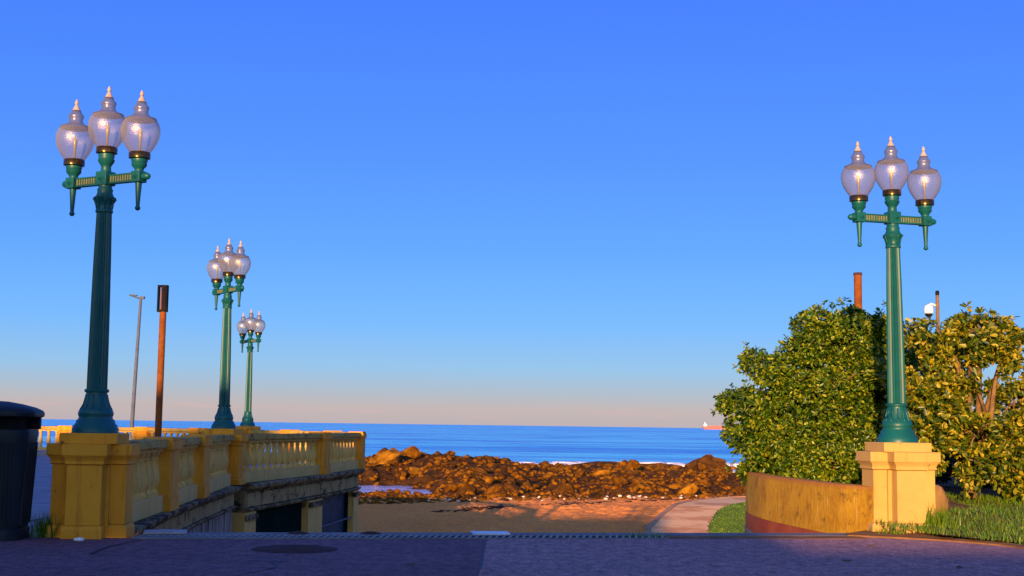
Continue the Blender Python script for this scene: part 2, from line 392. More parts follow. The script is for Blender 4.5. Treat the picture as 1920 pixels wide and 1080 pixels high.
# ------------------------------------------------------------ mesh helpers
class MB:
    def __init__(s):
        s.v, s.f = [], []
    def add(s, v, f):
        n = len(s.v)
        s.v += [tuple(p) for p in v]
        s.f += [tuple(i + n for i in q) for q in f]
        return s
    def box(s, x0, x1, y0, y1, z0, z1):
        v = [(x, y, z) for z in (z0, z1) for x, y in ((x0, y0), (x1, y0), (x1, y1), (x0, y1))]
        return s.add(v, [(3, 2, 1, 0), (4, 5, 6, 7), (0, 1, 5, 4), (1, 2, 6, 5), (2, 3, 7, 6), (3, 0, 4, 7)])
    def obox(s, p0, p1, o0, o1, z0, z1, dz=0.0):
        """box along p0->p1 between side offsets o0..o1 (positive = right hand side)"""
        a, b = Vector(p0[:2]), Vector(p1[:2])
        d = (b - a).normalized()
        n = Vector((d.y, -d.x))
        q = [a + n * o0, a + n * o1, b + n * o1, b + n * o0]
        v = [(p.x, p.y, z) for z in (z0, z1) for p in q]
        return s.add(v, [(3, 2, 1, 0), (4, 5, 6, 7), (0, 1, 5, 4), (1, 2, 6, 5), (2, 3, 7, 6), (3, 0, 4, 7)])
    def prism(s, poly, z0, z1):
        n = len(poly)
        v = [(x, y, z0) for x, y in poly] + [(x, y, z1) for x, y in poly]
        f = [tuple(range(n - 1, -1, -1)), tuple(range(n, 2 * n))]
        f += [(i, (i + 1) % n, n + (i + 1) % n, n + i) for i in range(n)]
        return s.add(v, f)
    def loft(s, rings, cap=True):
        n = len(rings[0])
        v = [p for r in rings for p in r]
        f = []
        for k in range(len(rings) - 1):
            for i in range(n):
                j = (i + 1) % n
                f.append((k * n + i, k * n + j, (k + 1) * n + j, (k + 1) * n + i))
        if cap:
            f.append(tuple(range(n - 1, -1, -1)))
            f.append(tuple(range((len(rings) - 1) * n, len(rings) * n)))
        return s.add(v, f)
    def lathe(s, prof, seg=24, c=(0, 0, 0), flute=0.0, cap=True):
        rings = []
        for r, z in prof:
            ring = []
            for i in range(seg):
                a = 2 * math.pi * i / seg
                rr = r * (1 - flute * (i % 2))
                ring.append((c[0] + rr * math.cos(a), c[1] + rr * math.sin(a), c[2] + z))
            rings.append(ring)
        return s.loft(rings, cap)
    def tube(s, pts, rad, seg=8):
        pts = [Vector(p) for p in pts]
        rings = []
        for i, p in enumerate(pts):
            t = (pts[min(i + 1, len(pts) - 1)] - pts[max(i - 1, 0)]).normalized()
            up = Vector((0, 0, 1)) if abs(t.z) < 0.9 else Vector((1, 0, 0))
            a = t.cross(up).normalized()
            b = t.cross(a).normalized()
            r = rad[i] if isinstance(rad, (list, tuple)) else rad
            rings.append([p + (a * math.cos(2 * math.pi * k / seg) + b * math.sin(2 * math.pi * k / seg)) * r for k in range(seg)])
        return s.loft(rings)
    def sweep(s, path, prof, closed_prof=True):
        """sweep profile [(offset right, z)] along 2d path with mitred corners"""
        path = [Vector(p[:2]) for p in path]
        rings = []
        for i, p in enumerate(path):
            d0 = (p - path[i - 1]).normalized() if i > 0 else None
            d1 = (path[i + 1] - p).normalized() if i < len(path) - 1 else None
            d0 = d0 or d1
            d1 = d1 or d0
            t = (d0 + d1).normalized()
            n = Vector((t.y, -t.x))
            k = 1.0 / max(0.5, n.dot(Vector((d1.y, -d1.x))))
            rings.append([(p.x + n.x * o * k, p.y + n.y * o * k, z) for o, z in prof])
        return s.loft(rings)
    def build(s, name, mat, parent=None, smooth=False, bevel=0.0, loc=None, rotz=None, auto=None):
        me = bpy.data.meshes.new(name)
        me.from_pydata(s.v, [], s.f)
        import bmesh
        bm = bmesh.new()
        bm.from_mesh(me)
        bmesh.ops.recalc_face_normals(bm, faces=bm.faces)
        if bevel:
            es = [e for e in bm.edges if len(e.link_faces) == 2 and e.calc_face_angle(0) > 0.6]
            bmesh.ops.bevel(bm, geom=es, offset=bevel, segments=2, affect='EDGES', profile=0.6)
        bm.to_mesh(me)
        bm.free()
        if smooth:
            me.polygons.foreach_set('use_smooth', [True] * len(me.polygons))
            if auto:
                me.set_sharp_from_angle(angle=R(auto))
        me.materials.append(M[mat])
        o = bpy.data.objects.new(name, me)
        C.objects.link(o)
        if parent:
            o.parent = parent
        if loc:
            o.location = loc
        if rotz:
            o.rotation_euler.z = rotz
        return o

def tag(o, label=None, cat=None, group=None, kind=None):
    if label: o['label'] = label
    if cat: o['category'] = cat
    if group: o['group'] = group
    if kind: o['kind'] = kind
    return o

def empty(name, loc=(0, 0, 0), rz=0.0):
    e = bpy.data.objects.new(name, None)
    e.empty_display_size = 0.2
    e.location = loc
    e.rotation_euler.z = rz
    C.objects.link(e)
    return e

def inst(src, parent=None, loc=(0, 0, 0), rot=(0, 0, 0), scale=None, name=None):
    o = bpy.data.objects.new(name or src.name.split('.')[0], src.data)
    C.objects.link(o)
    o.parent = parent
    o.location = loc
    o.rotation_euler = rot
    if scale is not None:
        o.scale = scale if hasattr(scale, '__len__') else (scale,) * 3
    return o

def copy_tree(o, parent=None):
    c = o.copy()
    C.objects.link(c)
    c.parent = parent
    for ch in list(o.children):
        copy_tree(ch, c)
    return c

def big_mesh(name, V, F, mat, parent=None, tint=None, smooth=False):
    """numpy arrays of vertices and equal-sized faces"""
    me = bpy.data.meshes.new(name)
    k = F.shape[1]
    me.vertices.add(len(V))
    me.vertices.foreach_set('co', V.astype(np.float32).ravel())
    me.loops.add(F.size)
    me.loops.foreach_set('vertex_index', F.astype(np.int32).ravel())
    me.polygons.add(len(F))
    me.polygons.foreach_set('loop_start', np.arange(0, F.size, k, dtype=np.int32))
    me.polygons.foreach_set('loop_total', np.full(len(F), k, np.int32))
    if smooth:
        me.polygons.foreach_set('use_smooth', np.ones(len(F), bool))
    if tint is not None:
        a = me.attributes.new('tint', 'FLOAT', 'POINT')
        a.data.foreach_set('value', tint.astype(np.float32))
    me.update()
    me.validate()
    me.materials.append(M[mat])
    o = bpy.data.objects.new(name, me)
    C.objects.link(o)
    o.parent = parent
    return o

def sheet(name, poly, z, mat):
    mb = MB()
    mb.add([(x, y, z) for x, y in poly], [tuple(range(len(poly)))])
    return mb.build(name, mat)

def inside(x, y, poly):
    c = False
    for i in range(len(poly)):
        (x0, y0), (x1, y1) = poly[i - 1], poly[i]
        if (y0 > y) != (y1 > y) and x < (x1 - x0) * (y - y0) / (y1 - y0) + x0:
            c = not c
    return c

def smooth_path(pts, n=6):
    out = []
    P = [Vector(p) for p in pts]
    for i in range(len(P) - 1):
        p0, p1, p2, p3 = P[max(i - 1, 0)], P[i], P[i + 1], P[min(i + 2, len(P) - 1)]
        for k in range(n):
            t = k / n
            out.append(0.5 * ((2 * p1) + (p2 - p0) * t + (2 * p0 - 5 * p1 + 4 * p2 - p3) * t * t + (3 * p1 - p0 - 3 * p2 + p3) * t ** 3))
    out.append(P[-1])
    return out

# ------------------------------------------------------------ setting: ground sheets
# promenade edge runs from the left plinth to the right one, a little farther off on the right
def edgeY(x):
    return 16.32 + 0.155 * x
seamx = -0.25
road_l = sheet('road', [(-60, -45), (seamx, -45), (seamx, edgeY(seamx) - 0.72), (-4.2, edgeY(-4.2) - 0.72), (-60, edgeY(-4.2) - 0.72)], 0.0, 'asphalt')
tag(road_l, kind='structure')
kerb_path = smooth_path([(4.15, 16.55), (4.75, 16.25), (5.3, 15.85), (5.78, 15.0), (5.95, 13.0), (6.0, 8.0), (6.0, -45.0)], 5)
rp = [(seamx + 0.004, -45), (6.0, -45)] + [(p.x, p.y) for p in kerb_path[::-1]][1:] + [(4.1, edgeY(4.1) - 0.72), (seamx + 0.004, edgeY(seamx) - 0.72)]
road_r = sheet('road_patch', rp, 0.004, 'asphalt_pale')
tag(road_r, kind='structure')

# concrete edge strip with the drain let into it
edge = MB()
edge.obox((-4.2, edgeY(-4.2)), (4.35, edgeY(4.35)), 0.0, 0.40, -0.4, 0.012)
tag(edge.build('promenade_edge', 'concrete', bevel=0.012), kind='structure')

# slope down to the beach, hidden behind the edge, and the beach itself
def beach_h(x, y):
    if y < 44:
        return -0.25 - 3.65 * max(0.0, min(1.0, (y - 16.5) / 26.0))
    if y < 64:
        return -3.9 + (y - 44) * 0.07
    yp = 64 + max(0.0, min(9.0, (x + 6) * 0.6))
    return -2.5 - max(0.0, y - yp) * 0.03
V, F = [], []
xs = np.concatenate([np.linspace(-4.6, 30, 90)])
def grid(name, xs, ys, fn, mat, smooth=True):
    X, Y = np.meshgrid(xs, ys)
    Z = np.vectorize(fn)(X, Y)
    V = np.stack([X.ravel(), Y.ravel(), Z.ravel()], 1)
    nx = len(xs)
    i = np.arange(len(ys) - 1)[:, None] * nx + np.arange(nx - 1)[None, :]
    i = i.ravel()
    F = np.stack([i, i + 1, i + nx + 1, i + nx], 1)
    return big_mesh(name, V, F, mat, smooth=smooth)
PLX = [(5.0, 44), (5.76, 54.85), (6.4, 58.2), (7.4, 62), (9.3, 67.6), (12.9, 72.6), (22, 78), (40, 84)]
def sand_h(x, y):
    px_ = np.interp(y, [p[1] for p in PLX], [p[0] for p in PLX])
    if y > 42 and y < 84 and x > px_ - .1:
        return beach_h(x, y) - .25
    return beach_h(x, y) + 0.05 * noise.noise((x * 0.35, y * 0.35, 3)) + ((0.05 * noise.noise((x * 1.1, y * 1.1, 9)) + 0.085 * noise.noise((x * 2.9, y * 2.9, 19)) + 0.055 * noise.noise((x * 6.1, y * 6.1, 29))) if y > 44 else 0)
ys = np.concatenate([np.linspace(16.45, 44, 24), np.linspace(44.1, 75, 240), np.linspace(75.4, 82, 14), np.linspace(84, 110, 10)])
sand = grid('beach_sand', np.concatenate([np.linspace(-70, -12, 20), np.linspace(-11, 16, 220), np.linspace(16.5, 90, 24)]), ys, sand_h, 'sand')
tag(sand, kind='structure')

# rocky reef
def reef_h(x, y):
    y0 = 64.5 + 0.55 * (x + 6) if x < 7 else 71.6
    base = -2.62 - (y - 64) * 0.0075
    n1 = noise.fractal((x * 0.16, y * 0.10, 1.7), 1.0, 2.0, 5)
    n2 = noise.fractal((x * 0.7, y * 0.5, 5.2), 0.9, 2.1, 4)
    n3 = abs(noise.fractal((x * 1.3, y * 1.0, 7.7), 0.8, 2.1, 4))
    h = base + 0.40 * n1 + 0.34 * n2 - 0.25 * n3
    if y > 135:
        h -= 0.012 * (y - 135)
    # long hump on the left
    hx = (x + 9.2) / 7.0
    hy = (y - 112) / 15.0
    h += 1.55 * math.exp(-(hx * hx * (0.55 if x > -9.2 else 1.2)) - hy * hy)
    h += 0.75 * math.exp(-((x + 1) / 5) ** 2 - ((y - 104) / 14) ** 2)
    h += 0.45 * math.exp(-((x - 12) / 7) ** 2 - ((y - 118) / 16) ** 2)
    # tide pool hollow on the left
    h -= 0.85 * math.exp(-((x + 9.2) / 4.6) ** 4 - ((y - 88.5) / 8.0) ** 4)
    if x < -2:
        h -= 0.35 * max(0, min(1, (-2 - x) / 3)) * max(0, min(1, (82 - y) / 6))
    # surge gully beside the pointed rock
    h -= 1.0 * math.exp(-((x - 25.5) / 3.4) ** 2 - ((y - 142) / 9.0) ** 2)
    # far edge falls into the sea
    ye = 165 + 8 * noise.noise((x * 0.12, 0.3, 0.1)) + 5 * noise.noise((x * 0.5, 1.3, 0.1))
    if y > ye:
        h -= (y - ye) * 0.16
    # rim towards the sand
    if y < y0 + 5:
        h -= (y0 + 5 - y) * 0.13
    return h
reef = grid('rocky_reef', np.linspace(-22, 42, 330), np.concatenate([np.linspace(60, 120, 300), np.linspace(120.6, 200, 110)]), reef_h, 'rock_dark', smooth=False)  # dark base colour paints shade into the gaps between stones
tag(reef, kind='structure')

# the sea: one swell-shaped sheet to the horizon
def sea_h(x, y):
    a = max(0.0, 1 - y / 2500)
    return -4.15 + a * (0.40 * noise.noise((x * 0.012, y * 0.06, 2.0)) + 0.22 * noise.noise((x * 0.05, y * 0.16, 4.0)))
sx = np.concatenate([-np.geomspace(30000, 260, 14), np.linspace(-240, 240, 110), np.geomspace(260, 30000, 14)])
sy = np.concatenate([np.linspace(60, 420, 150), np.geomspace(424, 2500, 90), np.geomspace(2600, 42000, 24)])
sea = grid('sea', sx, sy, sea_h, 'sea')
tag(sea, kind='structure')

# tide pool sheet
pp = []
for k in range(40):
    a = 2 * math.pi * k / 40
    r = 1 + 0.15 * noise.noise((math.cos(a) * 2, math.sin(a) * 2, 8))
    pp.append((-9.6 + 6.0 * r * math.cos(a), 88.5 + 9 * r * math.sin(a)))
tag(sheet('tide_pool', pp, -3.06, 'pool'), kind='structure')

# curved path, its kerb and the lawn at beach level
pl = smooth_path([(5.0, 44), (5.76, 54.85), (6.4, 58.2), (7.4, 62), (9.3, 67.6), (12.9, 72.6), (22, 78), (40, 84)], 8)
pr = smooth_path([(7.4, 44), (8.18, 55), (8.97, 59.4), (9.85, 62.7), (12.2, 67.9), (15, 70.4), (22, 73.5), (40, 78)], 8)
pm = MB()
def bz(p, d=0.0):
    return beach_h(p.x, p.y) + d
pm.add([(p.x, p.y, bz(p, 0.14)) for p in pl] + [(p.x, p.y, bz(p, 0.14)) for p in pr],
       [(i, len(pl) + i, len(pl) + i + 1, i + 1) for i in range(len(pl) - 1)])
M['path'] = mottled('pinkish_path_concrete', (0.66, 0.29, 0.09), (0.88, 0.50, 0.19), 0.35, 0.85, 0.2, 12, 0.3, lo=0.44, hi=0.52)
tag(pm.build('footpath', 'path'), kind='structure')
M['path_edge'] = mottled('sandy_kerb_stone', (0.34, 0.19, 0.09), (0.48, 0.28, 0.14), 1.2, 0.9, 0.15, 12, 0.4)
kb = MB()
rings = []
for i, p in enumerate(pl):
    t = (pl[min(i + 1, len(pl) - 1)] - pl[max(i - 1, 0)]).normalized()
    n = Vector((t.y, -t.x))
    z = bz(p)
    rings.append([(p.x - n.x * 0.22, p.y - n.y * 0.22, z - 0.3), (p.x - n.x * 0.22, p.y - n.y * 0.22, z + 0.19),
                  (p.x - n.x * 0.0, p.y - n.y * 0.0, z + 0.19), (p.x, p.y, z - 0.3)])
kb.loft(rings)
tag(kb.build('path_kerb', 'path_edge', bevel=0.02), kind='structure')
lp = [(p.x, p.y) for p in pr if p.y > 46]
lpoly = lp + [(40, 46), (10, 46)]
lm = MB()
lv, lf, li = [], [], {}
lx, ly = np.linspace(7, 26, 96), np.linspace(46, 76, 120)
def lid_(i, j):
    if (i, j) not in li:
        li[(i, j)] = len(lv)
        lv.append((lx[i], ly[j], beach_h(lx[i], ly[j]) + .16))
    return li[(i, j)]
for i in range(len(lx) - 1):
    for j in range(len(ly) - 1):
        if inside((lx[i] + lx[i + 1]) / 2, (ly[j] + ly[j + 1]) / 2, lpoly):
            lf.append((lid_(i, j), lid_(i + 1, j), lid_(i + 1, j + 1), lid_(i, j + 1)))
lm.add(lv, lf)
tag(lm.build('lawn', 'turf'), kind='structure')

# terrace floor with its slabs
tpoly = [(-5.1, 15.6), (-6.05, 26.6), (-5.85, 28.6), (-5.0, 34), (-4.6, 38.4), (-5.4, 41.3), (-7.1, 43.8), (-9.2, 45.6), (-13.2, 48.8), (-24, 52.6), (-40, 54), (-40, 15.6)]
tf = MB(); tf.prism(tpoly, -0.35, -0.02)
terr = tf.build('terrace', 'concrete'); tag(terr, kind='structure')
sl = MB(); sl.box(-0.715, 0.715, -0.715, 0.715, -0.03, 0.0)
slab0 = sl.build('paving_slab', 'slab', terr, bevel=0.01)
first = True
for j in range(26):
    for i in range(8):
        x, y = -6.9 - 1.45 * i - 0.0, 16.4 + 1.45 * j
        if all(inside(x + a, y + b, tpoly) for a in (-0.72, 0.72) for b in (-0.72, 0.72)):
            loc = (x, y, 0.0 + random.uniform(-0.004, 0.004))
            if first:
                slab0.location = loc; first = False
            else:
                inst(slab0, terr, loc)
# raised step along the far side of the terrace
st = MB(); st.sweep([(-22, 49.2), (-13.4, 46.6), (-10.2, 44.2), (-8.2, 42.4)], [(-2.0, -0.02), (0, -0.02), (0, 0.15), (-2.0, 0.15)])
tag(st.build('terrace_step', 'slab', bevel=0.01), kind='structure')
# apron of pavement left of the plinth
tag(sheet('pavement', [(-60, edgeY(-4.2) - 0.72), (-5.15, edgeY(-4.2) - 0.72), (-5.15, 15.6), (-60, 15.6)], -0.002, 'slab'), kind='structure')

# ------------------------------------------------------------ right planter: bank, soil, curved wall
def bank_h(x, y):
    d = min(1.0, max(0.0, (y - 15.0) / 6.0)) * 0.28 + min(1.0, max(0.0, (x - 5.6) / 8)) * 0.12
    return 0.03 + d + 0.05 * noise.noise((x * 0.8, y * 0.8, 0))
wall_pts = smooth_path([(4.82, 17.15), (4.52, 18.0), (4.28, 19.4), (4.12, 21.2), (4.30, 23.2), (5.0, 25.2), (6.4, 27.2), (9.0, 28.6), (13.0, 29.2)], 6)
bx = [(p.x, p.y) for p in wall_pts]
V, F = [], []
gx, gy = np.linspace(3.9, 26, 90), np.linspace(8, 29, 90)
kpts = [(p.x, p.y) for p in kerb_path]
bankpoly = [(p[0] + 0.14, p[1] + 0.02) for p in kpts if p[1] > 7.9] + [(26, 8), (26, 29.1)] + bx[::-1]
idx = {}
def vid(i, j):
    if (i, j) not in idx:
        idx[(i, j)] = len(V)
        x, y = gx[i], gy[j]
        V.append((x, y, bank_h(x, y) + (0.06 if y > 18.5 and x < 6.5 else 0.0)))
    return idx[(i, j)]
pk = Vector((5.0, 17.15))
for i in range(len(gx) - 1):
    for j in range(len(gy) - 1):
        cx, cy = (gx[i] + gx[i + 1]) / 2, (gy[j] + gy[j + 1]) / 2
        if inside(cx, cy, bankpoly) and not (cx < 5.25 and cy < 17.3):
            F.append((vid(i, j), vid(i + 1, j), vid(i + 1, j + 1), vid(i, j + 1)))
bank = MB(); bank.add(V, F)
tag(bank.build('planted_bank', 'soil', smooth=True), kind='structure')
kb = MB()
rings = []
for i, p in enumerate(kerb_path):
    t = (kerb_path[min(i + 1, len(kerb_path) - 1)] - kerb_path[max(i - 1, 0)]).normalized()
    n = Vector((-t.y, t.x))
    rings.append([(p.x, p.y, -0.1), (p.x, p.y, 0.022), (p.x + n.x * 0.16, p.y + n.y * 0.16, 0.035), (p.x + n.x * 0.16, p.y + n.y * 0.16, -0.1)])
kb.loft(rings)
M['kerb'] = mottled('dusty_brown_kerb', (0.15, 0.07, 0.025), (0.26, 0.13, 0.05), 3, 0.9, 0.15, 25, 0.4)
tag(kb.build('kerb', 'kerb'), kind='structure')

tag(sheet('plinth_apron', [(4.12, 16.62), (4.75, 16.33), (5.28, 15.95), (5.55, 17.3), (4.6, 17.3)], .030, 'kerb'), kind='structure')
pw = empty('planter_wall', (3.9, 21, -2.5))
tag(pw, 'curved stained ochre retaining wall beside the cream lamp plinth', 'wall')
def wpart(name, mat, prof, **k):
    mb = MB(); mb.sweep([(p.x - 3.9, p.y - 21) for p in wall_pts], prof)
    return mb.build(name, mat, pw, **k)
wpart('wall_face', 'ochre', [(0.0, 2.42), (-0.22, 2.42), (-0.22, 3.04), (0.0, 3.04)], smooth=True, auto=40)
wpart('coping', 'ochre', [(0.0, 3.041), (-0.217, 3.041), (-0.214, 3.075), (-0.19, 3.09), (-0.03, 3.09), (0.0, 3.08)], smooth=True, auto=40)
wpart('painted_dado', 'dado', [(0.004, 2.16), (-0.22, 2.16), (-0.22, 2.417), (0.004, 2.417)], smooth=True, auto=40)
wpart('footing', 'concrete', [(0.03, 0.0), (-0.24, 0.0), (-0.24, 2.157), (0.03, 2.157)], smooth=True, auto=40)

# ------------------------------------------------------------ lamp plinths
def cross_poly(w, e):
    return [(-w, -e), (w, -e), (w, -w), (e, -w), (e, w), (w, w), (w, e), (-w, e), (-w, w), (-e, w), (-e, -w), (-w, -w)]
def plinth(loc, rz, mat, label, depth=0.0):
    t = empty('lamp_plinth', loc, rz)
    tag(t, label, 'plinth', 'cross-shaped lamp plinths')
    w, e = 0.19, 0.41
    def rings(spec):
        return [[(x, y, z) for x, y in cross_poly(w + d, e + d)] for d, z in spec]
    mb = MB(); mb.loft(rings([(0.03, -depth), (0.03, 0.10), (0.02, 0.13), (0.0, 0.14)])); mb.build('base_course', mat, t, bevel=0.004)
    mb = MB(); mb.loft(rings([(0, 0.143), (0, 0.80)])); mb.prism([(-.235, -.235), (.235, -.235), (.235, .235), (-.235, .235)], 0.02, 0.80)
    mb.build('shaft', mat, t, bevel=0.006)
    mb = MB(); mb.loft(rings([(0.0, 0.803), (0.02, 0.81), (0.02, 0.83), (0.012, 0.835), (0.02, 0.86), (0.045, 0.90), (0.055, 0.905), (0.055, 1.03)]))
    mb.build('cornice', mat, t, bevel=0.004)
    mb = MB(); mb.loft([[(s * x, s * y, z) for x, y in ((-1, -1), (1, -1), (1, 1), (-1, 1))] for s, z in ((0.315, 1.032), (0.315, 1.14), (0.305, 1.15))])
    mb.build('cap_block', mat, t, bevel=0.004)
    return t
plinth((-4.70, 15.2, 0), R(4), 'yellow', 'yellow lamp plinth in shade beside the dark litter bin')
plinth((-5.98, 28.0, 0), R(-6), 'yellow', 'yellow lamp plinth at the corner above the dark kiosk doors', 0.0)
plinth((-8.95, 45.7, 0), R(-35), 'yellow', 'small distant yellow lamp plinth on the sea side of the terrace', 0.0)
plinth((5.0, 17.3, 0), R(7), 'cream', 'sunlit cream lamp plinth in front of the shrubs', 0.1)

# ------------------------------------------------------------ street lamps
def make_lamp():
    t = empty('street_lamp')
    mb = MB(); mb.lathe([(.25, 0), (.25, .05), (.24, .06), (.235, .085), (.215, .10), (.205, .14), (.185, .155), (.18, .18), (.19, .20), (.19, .225), (.178, .255), (.155, .28), (.138, .32), (.125, .37), (.115, .42), (.113, .445)], 32)
    base = mb.build('base', 'green', t, smooth=True, auto=50)
    mb = MB()
    for k in range(12):
        a = 2 * math.pi * k / 12
        pts = [(r * math.cos(a), r * math.sin(a), z) for r, z in ((.172, .255), (.152, .285), (.135, .325), (.122, .375), (.113, .425))]
        mb.tube(pts, [.012, .014, .013, .012, .010], 6)
    mb.build('acanthus_ribs', 'green', base, smooth=True)['kind'] = 'stuff'
    mb = MB(); mb.lathe([(.126, .447), (.132, .46), (.132, .475), (.12, .485)], 32); mb.build('base_ring', 'green', t, smooth=True, auto=50)
    mb = MB(); mb.lathe([(.112, .487), (.110, .8), (.104, 1.4), (.095, 2.0), (.084, 2.46)], 40, flute=0.13); mb.build('shaft', 'green', t)
    mb = MB(); mb.lathe([(.094, 2.462), (.098, 2.475), (.094, 2.49), (.085, 2.50), (.088, 2.54), (.10, 2.585), (.122, 2.615), (.125, 2.63), (.105, 2.64), (.092, 2.66), (.082, 2.69), (.088, 2.72), (.075, 2.74), (.075, 2.768)], 28)
    cap = mb.build('capital', 'green', t, smooth=True, auto=50)
    mb = MB()
    for k in range(8):
        a = 2 * math.pi * k / 8
        mb.tube([(r * math.cos(a), r * math.sin(a), z) for r, z in ((.084, 2.50), (.09, 2.545), (.106, 2.59), (.128, 2.618))], [.008, .010, .010, .006], 6)
    mb.build('leaf_ribs', 'green', cap, smooth=True)['kind'] = 'stuff'
    # crossarm: centre block, two arms, two end blocks
    def block(x, h, name):
        mb = MB(); mb.box(x - h, x + h, -h, h, 2.77, 2.77 + 2 * h)
        o = mb.build(name, 'green', t, bevel=0.006)
        zc = 2.77 + h
        s = h * 0.62
        for sy in (-1, 1):
            y = sy * (h + 0.001)
            mb = MB()
            mb.add([(x - s, y, zc), (x, y, zc - s), (x + s, y, zc), (x, y, zc + s), (x, y + sy * 0.032, zc)], [(0, 1, 4), (1, 2, 4), (2, 3, 4), (3, 0, 4)])
            mb.build('diamond_stud', 'green', o)
        return o
    block(0, .078, 'hub_block')
    for s in (-1, 1):
        block(s * .49, .062, 'end_block')
        x0, x1 = sorted((s * .08, s * .426))
        mb = MB(); mb.box(x0, x1, -.024, .024, 2.79, 2.875)
        arm = mb.build('arm', 'green', t, bevel=0.004)
        mb = MB()
        mb.box(x0 + .004, x1 - .004, -.036, .036, 2.782, 2.797); mb.box(x0 + .004, x1 - .004, -.036, .036, 2.868, 2.883)
        mb.build('arm_rail', 'green', arm)['kind'] = 'stuff'
        mb = MB()
        for k in range(9):
            x = x0 + .03 + k * (x1 - x0 - .06) / 8
            mb.box(x - .008, x + .008, -.034, .034, 2.80, 2.865)
        mb.build('arm_ribs', 'rib', arm)['kind'] = 'stuff'
        mb = MB()
        pr = [(.036, .552), (.042, .562), (.036, .58), (.040, .60), (.036, .625), (.02, .645), (.004, .652)]
        mb.loft([[(s * d, r * math.cos(2 * math.pi * k / 14), 2.832 + r * math.sin(2 * math.pi * k / 14)) for k in range(14)] for r, d in pr])
        mb.build('end_knob', 'green', t, smooth=True, auto=50)
        mb = MB(); mb.lathe([(.006, 2.455), (.022, 2.462), (.03, 2.478), (.03, 2.492), (.020, 2.505), (.022, 2.53), (.030, 2.66), (.036, 2.745), (.036, 2.768)], 16, (s * .49, 0, 0)); mb.build('pendant', 'green', t, smooth=True, auto=50)
    # lanterns
    def lantern(x, dz, short):
        if short:
            pr = [(.05, 2.895), (.05, 2.91), (.058, 2.93), (.082, 2.955), (.088, 2.975), (.08, 2.985), (.092, 3.01), (.09, 3.03), (.075, 3.033)]
        else:
            pr = [(.062, 2.927), (.058, 2.94), (.055, 2.99), (.062, 3.0), (.088, 3.04), (.096, 3.06), (.085, 3.07), (.09, 3.10), (.09, 3.128), (.078, 3.133)]
        mb = MB(); mb.lathe(pr, 24, (x, 0, 0), flute=0.04); cup = mb.build('lantern_cup', 'green', t, smooth=True, auto=50)
        z = dz
        mb = MB(); mb.lathe([(.10, 3.135 + z), (.118, 3.14 + z), (.118, 3.20 + z), (.108, 3.21 + z)], 28, (x, 0, 0)); mb.build('collar', 'brass', cup, smooth=True, auto=50)
        mb = MB(); mb.lathe([(.100, 3.195 + z), (.118, 3.215 + z), (.15, 3.26 + z), (.185, 3.32 + z), (.207, 3.38 + z), (.216, 3.435 + z), (.213, 3.485 + z), (.198, 3.535 + z), (.172, 3.575 + z)], 36, (x, 0, 0), cap=False)
        g = mb.build('globe', 'globe', t, smooth=True)
        mb = MB(); mb.lathe([(.172, 3.573 + z), (.176, 3.582 + z), (.168, 3.592 + z), (.13, 3.605 + z), (.095, 3.625 + z), (.076, 3.65 + z), (.074, 3.675 + z), (.084, 3.70 + z), (.086, 3.715 + z), (.076, 3.735 + z), (.058, 3.75 + z), (.055, 3.77 + z), (.048, 3.782 + z)], 28, (x, 0, 0)); mb.build('glass_cap', 'capglass', g, smooth=True, auto=60)
        mb = MB(); mb.lathe([(.05, 3.783 + z), (.044, 3.79 + z), (.022, 3.835 + z), (.013, 3.85 + z), (.02, 3.862 + z), (.024, 3.872 + z), (.018, 3.885 + z), (.012, 3.90 + z), (.004, 3.915 + z)], 18, (x, 0, 0)); mb.build('finial', 'finial', g, smooth=True, auto=60)
        mb = MB(); mb.lathe([(.013, 3.18 + z), (.013, 3.34 + z), (.02, 3.36 + z), (.022, 3.42 + z), (.018, 3.46 + z), (.006, 3.48 + z)], 14, (x, 0, 0)); mb.build('bulb', 'bulb', g, smooth=True)
    lantern(0, 0.0, False)
    lantern(-.49, -.10, True)
    lantern(.49, -.10, True)
    return t
lamp0 = make_lamp()
spots = [((-4.70, 15.2, 1.15), R(-27), (R(0), R(-0.3)), 'tall green three-globe street lamp on the yellow plinth by the bin'),
         ((-5.98, 28.0, 1.15), R(130), (0, R(0.6)), 'green three-globe street lamp above the kiosk doors, middle lamp on the left'),
         ((-8.95, 45.7, 1.15), R(-47), (0, 0), 'smallest most distant green three-globe street lamp on the terrace'),
         ((5.0, 17.3, 1.15), R(18), (0, R(-0.5)), 'sunlit green three-globe street lamp on the cream plinth among shrubs')]
for k, (loc, rz, lean, lab) in enumerate(spots):
    o = lamp0 if k == 0 else copy_tree(lamp0)
    o.location = loc
    o.rotation_euler = (lean[0], lean[1], rz)
    o.scale = (1.025,) * 3
    tag(o, lab, 'street lamp', 'three-globe street lamps')

